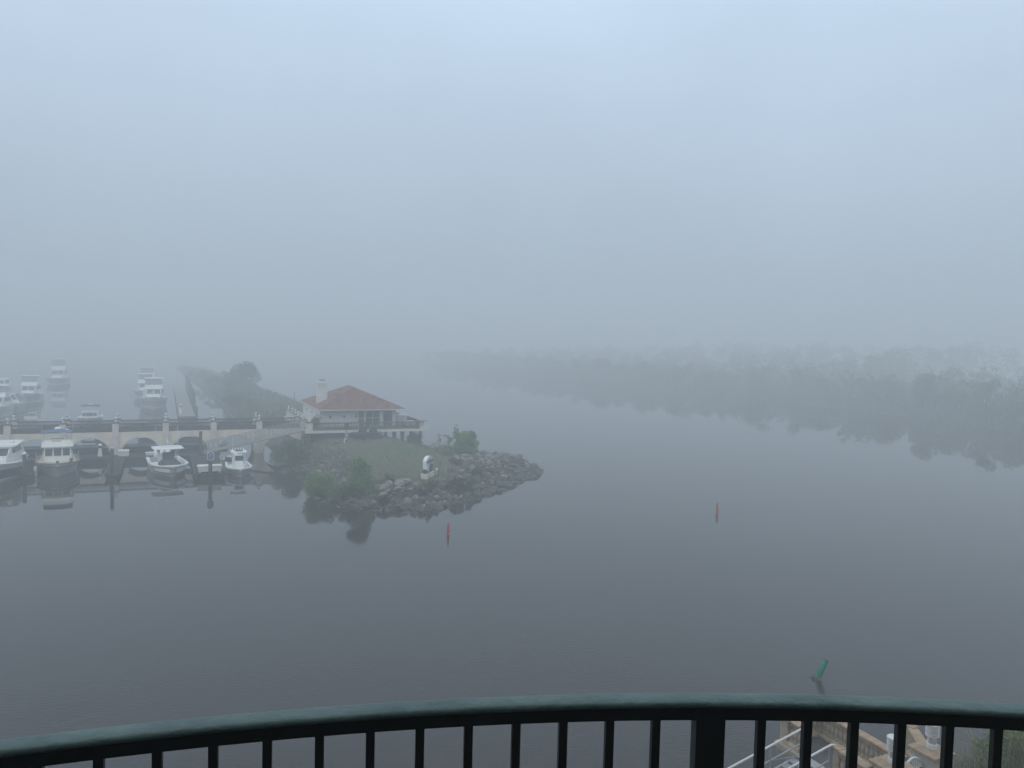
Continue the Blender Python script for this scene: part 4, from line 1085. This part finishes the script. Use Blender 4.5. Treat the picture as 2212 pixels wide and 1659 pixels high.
# ------------------------------------------------------------------ channel buoys
def nun(label, x, y, s):
    t = thing('channel_buoy', label, 'buoy', (x, y, 0), 0, 'red channel buoys')
    MB().lathe([(.10 * s, .03), (.105 * s, .48 * s), (.10 * s, .5 * s), (.06 * s, .80 * s), (.055 * s, .84 * s)], 14).build('body', m_red, t, False)
    MB().lathe([(.16 * s, -.12), (.17 * s, -.01), (.155 * s, .03), (.10 * s, .045)], 14).build('float_collar', m_red, t)
    MB().lathe([(.057 * s, .842 * s), (.04 * s, .87 * s), (0, .88 * s)], 12).build('top_cap', m_rockw, t)
    MB().lathe([(.106 * s, .40 * s), (.108 * s, .41 * s), (.108 * s, .44 * s), (.106 * s, .45 * s)], 14).build('reflective_band', mat('pink_reflector', (.5, .16, .14), .4, .05), t)
nun('red conical channel buoy nearer, just off the island point', -4.06, 51.43, .92)
nun('red conical channel buoy farther out on open water', 16.55, 60.49, .92)
t = thing('channel_buoy', 'green cylindrical can buoy leaning to the right', 'buoy', (12.46, 30.0, 0))
R_ = Matrix.Rotation(radians(24), 4, 'Y') @ Matrix.Rotation(radians(-4), 4, 'X')
def lt(b, prof, n=16): return b.lathe(prof, n, (0, 0, 0), R_)
lt(MB(), [(.115, -.05), (.115, .80), (.11, .82)]).build('body', m_green, t, False)
lt(MB(), [(.20, -.14), (.215, -.05), (.20, .02), (.12, .05)]).build('float_collar', m_rockw, t)
lt(MB(), [(.112, .822), (.1, .835), (.0, .835)]).build('top_plate', m_signg, t)
lt(MB(), [(.117, .62), (.119, .63), (.119, .70), (.117, .71)]).build('reflective_band', mat('green_reflector', (.03, .34, .22), .4, .05), t)

# ------------------------------------------------------------------ peninsula planting
def tree(name, label, loc, h, w, n, size, m, seed, group=None, trunk=.2, low=.3):
    rnd = random.Random(seed); t = thing(name, label, 'tree', loc, 0, group)
    lobes = []
    for k in range(15):
        ph = rnd.uniform(0, 6.28); zz = rnd.uniform(low, .92); q = sqrt(rnd.random()) * (1 - .55 * abs(zz - .5))
        lobes.append(((cos(ph) * q * w * .38, sin(ph) * q * w * .38, h * zz), rnd.uniform(.13, .24) * w))
    leaf_cloud(MB(), lobes, n, size, rnd).build('crown', m, t)
    b = MB(); b.tube([(0, 0, -.5), (.05 * w * rnd.uniform(-1, 1), 0, h * .35), (0, .03 * w, h * .75)], trunk, 7, trunk * .3)
    for l, r in lobes[:8]: b.tube([(0, 0, h * rnd.uniform(.2, .45)), (l[0] * .5, l[1] * .5, l[2] * .85), l], trunk * .35, 5, .02)
    b.build('trunk', m_bark, t); return t
tree('broadleaf_tree', 'large rounded dark tree on the foggy peninsula left of the clubhouse', W(29.3, 82, 1.2), 6.2, 8.6, 7500, .34, m_leafd, 21, low=.15)
for k, (x, y, h, w, m, lab) in enumerate(((26.0, 46, 1.8, 5, m_leafd, 'dark shore thicket on the peninsula just behind the bridge'), (25.6, 53, 1.9, 5, m_leafd, 'dark thicket at the basin corner of the peninsula'), (27.5, 64, 2.6, 7, m_leafo, 'olive thicket below the large peninsula tree'),
        (26.5, 100, 3.2, 9, m_leafo, 'faint scrub left of the large peninsula tree'), (25, 128, 3.5, 12, m_leafo, 'very faint scrub far along the peninsula'), (33.5, 70, 1.6, 6, m_leafo, 'low olive scrub right of the large peninsula tree'))):
    shrub('thicket', lab, 'shrub', W(x, y, .8), w, h, 3600, .3, m, 40 + k, 'thickets on the peninsula')
tk = thing('dead_trunk', 'thin bare dead trunk standing left of the clubhouse roof', 'dead tree', W(35.5, 52, 1.2), 0)
MB().tube([(0, 0, -.3), (-.05, 0, .9), (.12, 0, 2.1)], .16, 7, .05).build('trunk', m_bark, tk)
def reeds(name, label, pts_fn, n, hmin, hmax, m, seed, w=.05, lean=.5):
    rnd = random.Random(seed); b = MB()
    for _ in range(n):
        p = pts_fn(rnd)
        if p is None: continue
        h = rnd.uniform(hmin, hmax); a = rnd.uniform(0, 6.28); le = rnd.uniform(.05, lean) * h; ww = w * rnd.uniform(.6, 1.3)
        d = Vector((cos(a), sin(a), 0)); s_ = Vector((-sin(a), cos(a), 0)) * ww
        q = p + d * le * .25 + Vector((0, 0, h * .6)); e = p + d * le + Vector((0, 0, h * rnd.uniform(.8, 1)))
        b.add([p - s_, p + s_, q + s_ * .7, q - s_ * .7, e], [(0, 1, 2, 3), (3, 2, 4)])
    return tag(b.build(name, m, None, kind='stuff'), label, 'grass')
def pen_pt(r):
    y = 14 + 190 * r.random() ** 1.5; x = r.uniform(20, 39)
    if r.random() < .5: x = 24.6 - .035 * max(0, y - 57) + r.uniform(-.6, 2.2)
    d = seg_dist(x, y, ISLAND)
    return W(x, y, island_z(x, y, d) - .05) if d > .02 else None
reeds('marsh_grass', 'pale marsh grass covering the foggy peninsula behind the bridge', pen_pt, 20000, .4, 1.2, mat('marsh_blades', (.13, .13, .065), .85, col2=(.06, .07, .035), island=True), 5, .07, .6)

# ------------------------------------------------------------------ right-hand bank and woods
BANK = [(93, 88), (86.5, 120), (85.6, 131), (83.4, 155), (78.4, 175), (69.7, 195), (51, 216), (30, 256), (0, 312), (-35, 382), (-60, 470), (420, 470), (420, 88)]
def bank_z(x, y, d=None):
    if d is None: d = seg_dist(x, y, BANK)
    return max(-1, .5 * d) if d < 0 else .15 + .9 * smooth(d / 5) + .3 * noise.noise((x * .08, y * .08, 1)) * smooth(d / 6)
_sv = (OX, OY, EX, EY, NX, NY)
OX, OY, EX, EY, NX, NY = 0, 0, 1, 0, 0, 1
struct(land_mesh('far_bank', -70, 420, 86, 470, 4.0, bank_z, BANK, [marsh_m], lambda *a: 0, -5))
OX, OY, EX, EY, NX, NY = _sv
def along_shore(t, off):
    """point off metres behind the shoreline, t metres along it from the near end"""
    for (ax, ay), (bx, by) in zip(BANK[:10], BANK[1:11]):
        L_ = sqrt((bx - ax) ** 2 + (by - ay) ** 2)
        if t <= L_:
            ux, uy = (bx - ax) / L_, (by - ay) / L_
            return Vector((ax + ux * t + uy * off, ay + uy * t - ux * off, 0))
        t -= L_
    return None
def bank_pt(r):
    p = along_shore(360 * r.random(), 14 * r.random() ** 2)
    return Vector((p.x, p.y, bank_z(p.x, p.y) - .05)) if p else None
reeds('bank_reeds', 'tall marsh reeds lining the foggy right bank', bank_pt, 12000, .9, 2.4, mat('bank_blades', (.15, .16, .085), .85, col2=(.06, .08, .045), island=True), 6, .11, .5)
labs = ['leafy green tree at the right edge of the far bank', 'broad olive tree second from the right edge of the far bank', 'low bushy tree right of the pointed bank trees', 'mid-height tree beside the low bushy bank tree', 'slender pointed tree mirrored in the water on the right bank', 'round tree between the two pointed bank trees', 'tallest pointed tree mirrored on the right bank', 'wide tree left of the pointed bank trees']
rnd = random.Random(5)
tt = 18.0
for k in range(22):
    p = along_shore(tt, rnd.uniform(3, 7)); pointed = k in (4, 6, 9)
    h = (5.2, 5.8, 4.8, 5.4, 7.4, 5.6, 8.0, 5.8)[k] if k < 8 else rnd.uniform(5.0, 7.5)
    w = rnd.uniform(5.2, 6.0) if pointed else rnd.uniform(6.5, 10)
    lab = labs[k] if k < len(labs) else 'indistinct tree fading into fog along the far right bank'
    tree('bank_tree', lab, (p.x, p.y, bank_z(p.x, p.y) - .1), h, w, 2600, .42, m_leafo if k < 2 else m_bankfog, 60 + k, 'trees along the far right bank', .16, .06)
    tt += rnd.uniform(6.5, 11)
b = MB(); b_t = MB(); scr = MB()
for k in range(520):
    p = along_shore(rnd.uniform(0, 400), rnd.uniform(4, 30) if k % 2 else rnd.uniform(4, 90))
    if p is None: continue
    z = bank_z(p.x, p.y); h = rnd.uniform(4.0, 7.0)
    if k % 3 == 0:
        leaf_cloud(scr, [((p.x, p.y, z + .8), rnd.uniform(1.2, 2.4)), ((p.x + 1.5, p.y, z + .6), 1.3)], 60, .7, rnd); continue
    for j in range(4):
        c = Vector((p.x + rnd.gauss(0, 1.6), p.y + rnd.gauss(0, 1.6), z + h * (.16 + .24 * j)))
        leaf_cloud(b, [(tuple(c), rnd.uniform(1.8, 3.0) * (1.15 - .16 * j))], 85, .8, rnd)
    b_t.tube([(p.x, p.y, z - .3), (p.x, p.y, z + h * .8)], .22, 5, .08)
for k in range(330):                      # the wood rises gradually away from the water
    q = k / 330
    off = 30 + 170 * q
    p = along_shore(rnd.uniform(0, 440), off + rnd.uniform(-12, 12))
    if p is None: continue
    z = bank_z(p.x, p.y); h = 6.5 + 11 * q + rnd.uniform(-1.2, 1.2)
    for j in range(4):
        c = Vector((p.x + rnd.gauss(0, 2.5), p.y + rnd.gauss(0, 2.5), z + h * (.12 + .24 * j)))
        leaf_cloud(b, [(tuple(c), rnd.uniform(3.0, 4.6) * (1.1 - .12 * j))], 70, 1.3, rnd)
tag(scr.build('marsh_scrub', m_bankfog, None, kind='stuff'), 'low scrub along the edge of the foggy right bank', 'scrub')
wd = b.build('woodland', m_bankfog, None, kind='stuff'); tag(wd, 'indistinct wood behind the right bank dissolving in fog', 'woodland')
tb = b_t.build('trunk_row', m_bark, wd, kind='stuff')

# ------------------------------------------------------------------ hotel side: bank, landing, gangway
HB = [(-80, -60), (80, -60), (80, 31), (40, 27.5), (24, 25.2), (18.5, 24.4), (15.2, 23.7), (13.0, 22.4), (11.7, 20.4), (11.0, 18), (10.4, 15.5), (8, 13.5), (2, 12), (-20, 11), (-80, 10)]
def hb_z(x, y, d):
    return max(-1.2, .6 * d) if d < 0 else .1 + 2.1 * smooth(d / 2.6) + .15 * noise.noise((x * .6, y * .6, 2)) * smooth(d)
_sv = (OX, OY, EX, EY, NX, NY)
OX, OY, EX, EY, NX, NY = 0, 0, 1, 0, 0, 1
struct(land_mesh('hotel_bank', -80, 80, -60, 34, 1.0, hb_z, HB, [mat('bank_soil', (.10, .085, .055), .95, .25, 1.2, .7, 10)], lambda *a: 0, -2.5))
OX, OY, EX, EY, NX, NY = _sv

lw = thing('landing_walkway', 'tan balustraded landing walkway over the water below the balcony', 'walkway', W(0, 0), A)
ZF, ZR = 3.0, 3.68
LX0, LX1, LY0, LY1 = 28.74, 30.0, -86.0, -75.42
MB().box(LX0 - .1, LX1 + .1, LY0, LY1 + .1, 2.62, 2.88).build('slab', m_conc, lw)
MB().box(LX0 - .14, LX1 + .14, LY0, LY1 + .14, 2.881, ZF).build('kerb', m_tan, lw)
MB().box(LX0 + .1, LX1 - .1, LY0, LY1 - .1, ZF + .001, ZF + .012).build('floor', m_walk, lw)
for y in (-75.9, -79.5, -84):
    for x in (29.0, 29.75): MB().tube([(x, y, -1), (x, y, 2.62)], .16, 10).build('pile', m_conc, lw, True)
def tan_rail(p, q, n, first=True):
    """moulded top rail, base rail and turned balusters from p to q (marina frame, floor level)"""
    p = Vector((*p, ZF + .014)); q = Vector((*q, ZF + .014)); d = (q - p); Lr = d.length; a = atan2(d.y, d.x)
    Mx = Matrix.Translation(p) @ Matrix.Rotation(a, 4, 'Z')
    h = ZR - ZF - .014
    prof = [(-.11, h - .13), (.11, h - .13), (.11, h - .10), (.085, h - .09), (.13, h - .06), (.13, h - .015), (.1, h), (-.1, h), (-.13, h - .015), (-.13, h - .06), (-.085, h - .09), (-.11, h - .10)]
    MB().loft([[Mx @ Vector((u, y, z)) for y, z in prof] for u in (0, Lr)]).build('top_rail', m_tancap, lw)
    prof = [(-.12, 0), (.12, 0), (.12, .06), (.09, .1), (-.09, .1), (-.12, .06)]
    MB().loft([[Mx @ Vector((u, y, z)) for y, z in prof] for u in (0, Lr)]).build('base_rail', m_tan, lw)
    global BAL
    if BAL is None:
        BAL = MB().lathe([(.062, 0), (.062, .03), (.045, .05), (.058, .08), (.04, .1), (.035, .13), (.05, .17), (.066, .24), (.068, .30), (.055, .38), (.04, .46), (.034, .52), (.045, .55), (.034, .575), (.05, .6), (.06, .62), (.06, .66)], 14).mesh('baluster', m_tan, True)
    for k in range(n):
        u = (k + .5) * Lr / n
        o = bpy.data.objects.new('baluster', BAL); COL.objects.link(o); o.parent = lw
        o.location = Mx @ Vector((u, 0, .1)); o.scale = (1, 1, (h - .23) / .66)
BAL = None
def tan_pillar(x, y, w, z1, lamp=False, m=None, caph=.09, capw=.09):
    p = MB().box(x - w, x + w, y - w, y + w, 2.9, z1 - caph).build('pillar', m or m_tan, lw, bevel=.012)
    c = MB().box(x - w - capw, x + w + capw, y - w - capw, y + w + capw, z1 - caph + .001, z1).build('cap', m_tancap, p, bevel=.02)
    return p
tan_pillar(28.83, -75.47, .12, 3.70); tan_pillar(29.93, -75.47, .12, 3.70)
tan_rail((28.83, -75.6), (28.83, -75.98), 3); tan_pillar(28.83, -76.03, .05, 3.69, caph=.06, capw=.03)
tan_rail((28.96, -75.47), (29.8, -75.47), 6)
tan_pillar(28.83, -77.1, .085, 3.70, caph=.06, capw=.04)
tan_rail((28.83, -77.19), (28.83, -78.0), 6); tan_rail((29.93, -75.6), (29.93, -78.0), 18)
tan_pillar(29.15, -78.32, .27, 3.86, m=m_stucco2); tan_pillar(30.56, -78.2, .27, 3.86, m=m_stucco2)
tan_rail((30.75, -77.92), (31.36, -77.1), 5); tan_pillar(31.42, -77.02, .09, 3.70, caph=.06, capw=.03)
def dock_lamp(label, x, y, z):
    t = thing('bollard_lamp', label, 'lamp', W(x, y, z), A, 'louvred bollard lamps')
    MB().lathe([(.112, 0), (.115, .02), (.115, .12), (.105, .14)], 20).build('base', m_lampw, t, True)
    MB().lathe([(.09, .141), (.09, .30)], 18).build('stem', m_lampw, t, True)
    for k in range(3): MB().lathe([(.094, .16 + .03 * k), (.097, .168 + .03 * k), (.094, .176 + .03 * k)], 18).build('ring', m_greyhull, t)
    for sx in (-1, 1): MB().box(sx * .12 - .015, sx * .12 + .015, -.02, .02, .22, .32).build('bracket', m_lampw, t)
    MB().lathe([(.10, .302), (.10, .55)], 18).build('lens', m_greyhull, t, True)
    for k in range(5): MB().lathe([(.103, .305 + .048 * k), (.148, .315 + .048 * k), (.150, .335 + .048 * k), (.103, .34 + .048 * k)], 20).build('louvre', m_lampw, t, True)
    MB().lathe([(.15, .552), (.155, .57), (.155, .60), (.135, .615), (.12, .61), (0, .612)], 22).build('lid', m_lampw, t, False)
dock_lamp('white louvred bollard lamp on the stone pillar left of the gate', 29.15, -78.32, 3.861)
dock_lamp('white louvred bollard lamp on the stone pillar right of the gate', 30.56, -78.2, 3.861)
gt = thing('white_gate', 'white arched picket gate between the two lamp pillars', 'gate', W(0, 0), A)
ga, gb = Vector((29.48, -78.3, 3.02)), Vector((30.25, -78.2, 3.02))
def gp_(k, z): 
    v = ga.lerp(gb, k); return Vector((v.x, v.y, z))
MB().tube([gp_(k / 10, 3.60 + .2 * sin(pi * k / 10)) for k in range(11)], .028, 8).build('arched_top', m_white, gt, True)
for z in (3.12, 3.5): MB().tube([gp_(0, z), gp_(1, z)], .022, 6).build('cross_bar', m_white, gt)
for k in range(9): MB().tube([gp_((k + .5) / 9, 3.06), gp_((k + .5) / 9, 3.60 + .2 * sin(pi * (k + .5) / 9))], .015, 6).build('picket', m_white, gt)
for k in (0, 1): MB().tube([gp_(k, 3.04), gp_(k, 3.61)], .03, 8).build('stile', m_white, gt)
MB().box(30.12, 30.2, -78.32, -78.24, 3.4, 3.52).build('latch', m_black, gt)

g2 = thing('landing_gangway', 'white tube handrails of the gangway dropping from the landing', 'gangway', W(0, 0), A)
slope = -.24
def gpt(y, u, dz=0): return Vector((28.74 - u, y, ZF + slope * u + dz))
for y in (-76.14, -77.0):
    MB().tube([gpt(y, -.1, .66), gpt(y, .02, .72), gpt(y, .2, .73), gpt(y, 9.5, .73)], .028, 8).build('handrail', m_white, g2, True)
    MB().tube([gpt(y, .05, .36), gpt(y, 9.5, .36)], .02, 6).build('mid_rail', m_alu, g2)
    MB().tube([gpt(y, .0, .05), gpt(y, 9.5, .05)], .05, 6).build('stringer', m_alu, g2)
    for k in range(10): MB().tube([gpt(y, .08 + k * 1.0, .05), gpt(y, .08 + k * 1.0, .72)], .02, 6).build('baluster', m_alu, g2)
    for k in range(9): MB().tube([gpt(y, .08 + k, .05), gpt(y, 1.08 + k, .36)], .014, 5).build('brace', m_alu, g2)
for k in range(38):
    a = gpt(-76.57, .05 + k * .25, .06)
    MB().box(a.x - .235, a.x, -76.94, -76.2, a.z, a.z + .03).build('tread_plank', m_alu, g2)
fd = dock('floating_dock', 'grey floating dock at the foot of the landing gangway', 16.5, 21.6, -78.2, -75.6, .45)

# reeds and shrubs on the hotel bank
def hb_pt(r):
    x = r.uniform(11.2, 24); y = r.uniform(15, 26); d = seg_dist(x, y, HB)
    return Vector((x, y, hb_z(x, y, d) - .05)) if .1 < d < 7 else None
reeds('bank_grass', 'tall arching reeds and dry grass on the bank below the balcony', hb_pt, 7000, .5, 1.2, m_reed, 8, .012, 1.0)
for k, (x, y, w, h, m, lab) in enumerate(((15.3, 20.2, 3.6, 1.45, m_leafg, 'leafy green shrub on the bank at the lower right corner'), (13.9, 20.5, 2.6, 1.4, m_leafg, 'green shrub behind the arching reeds by the gate pillar'), (18.4, 22.0, 3.6, 1.1, m_leafd, 'dark leafy shrub farther along the hotel bank'), (16.2, 18.6, 3.0, 1.4, m_leafg, 'low shrub on the bank nearest the hotel'))):
    shrub('bank_shrub', lab, 'shrub', (x, y, hb_z(x, y, seg_dist(x, y, HB)) - .1), w, h, 9000, .075, m, 90 + k, 'shrubs on the hotel bank')
def near_pt(r):
    x = r.gauss(12.9, .55); y = r.gauss(20.2, .8); d = seg_dist(x, y, HB)
    return Vector((x, y, hb_z(x, y, d) - .05)) if d > -.2 else None
reeds('reed_clump', 'clump of tall dry arching reeds beside the gate pillar', near_pt, 900, .9, 1.9, m_reed, 9, .011, 1.1)

# ------------------------------------------------------------------ the hotel and its balcony (behind and around the camera)
CX, CY, RR = .6547, -3.0660, 4.6505
hotel = thing('unseen_hotel_building', 'unseen hotel facade sized to shade the near fog, with the curved balcony the view is taken from', 'building', (0, 0, 0))
MB().box(-48, 48, -18, -1.1, 0, 33).build('wall', m_stucco, hotel)  # unseen mass enlarged to shade the near fog, pale to bounce light forward
MB().box(-4.2, 5.5, -1.1, -1.0985, 11.2, 14.0).build('added_dark_wall', m_dim, hotel)  # unseen panel added over the facade to keep the railing's inner faces dark
def arc(r, a0, a1, n=48): return [(CX + r * cos(radians(a0 + (a1 - a0) * k / n)), CY + r * sin(radians(a0 + (a1 - a0) * k / n))) for k in range(n + 1)]
MB().prism(arc(RR + .12, 26, 154), 10.96, 11.2).build('balcony_floor', m_floor, hotel)
MB().prism(arc(RR - 1.3, 38, 142), 14.0, 14.25).build('unseen_trimmed_ceiling', m_dim, hotel)  # unseen slab, cut back so sky light reaches the handrail
MB().box(-1.6, 1.9, -1.098, -1.06, 11.2, 13.5).build('balcony_door', m_glass, hotel)

rl = thing('balcony_railing', 'dark green curved metal balcony railing across the bottom of the view', 'railing', (0, 0, 0))
ZT = 12.282
def ring_sweep(prof, r0, a0, a1, n):
    rings = []
    for k in range(n + 1):
        a = radians(a0 + (a1 - a0) * k / n)
        rings.append([Vector((CX + (r0 + dr) * cos(a), CY + (r0 + dr) * sin(a), ZT + z)) for dr, z in prof])
    return MB().loft(rings)
hp = [(-.047, -.008), (-.0455, -.004), (-.041, -.0015), (-.028, 0.0), (-.012, 0), (-.004, -.0015), (0, -.006), (0, -.012), (-.003, -.015), (-.044, -.015), (-.047, -.012)]
ring_sweep(hp, RR, 150, 30, 120).build('handrail', m_rail_lit, rl, True)
ring_sweep([(-.044, -.040), (-.012, -.040), (-.012, -.0155), (-.044, -.0155)], RR, 150, 30, 120).build('channel', m_rail_shade, rl)
ring_sweep([(-.045, -1.0), (-.015, -1.0), (-.015, -.965), (-.045, -.965)], RR, 150, 30, 120).build('bottom_rail', m_rail_shade, rl)
bal = MB().box(-.0085, .0085, -.0085, .0085, -.965, -.040).mesh('baluster', m_rail_shade)
post = MB().box(-.019, .017, -.030, .030, -1.07, -.0154).mesh('post', m_rail_shade)
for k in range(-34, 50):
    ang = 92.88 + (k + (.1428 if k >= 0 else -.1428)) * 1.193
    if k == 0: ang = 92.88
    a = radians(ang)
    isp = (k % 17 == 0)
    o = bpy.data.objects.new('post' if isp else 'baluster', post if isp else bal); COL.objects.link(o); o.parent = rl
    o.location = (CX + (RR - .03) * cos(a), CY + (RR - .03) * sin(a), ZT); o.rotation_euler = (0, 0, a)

# ------------------------------------------------------------------ fog
hm = bpy.data.materials.new('pale_fog'); hm.use_nodes = True
t = hm.node_tree; t.nodes.clear()
o = t.nodes.new('ShaderNodeOutputMaterial'); v = t.nodes.new('ShaderNodeVolumePrincipled')
v.inputs['Color'].default_value = (*HAZE_COLOR, 1); v.inputs['Density'].default_value = HAZE_DENSITY; v.inputs['Anisotropy'].default_value = 0.0
t.links.new(v.outputs[0], o.inputs['Volume'])
fog = MB().box(-1510, 1510, -1510, 1510, -2.2, 34.5).build('haze', hm, None)
fog['kind'] = 'stuff'; tag(fog, 'even pale morning fog filling the air over the marina', 'fog')
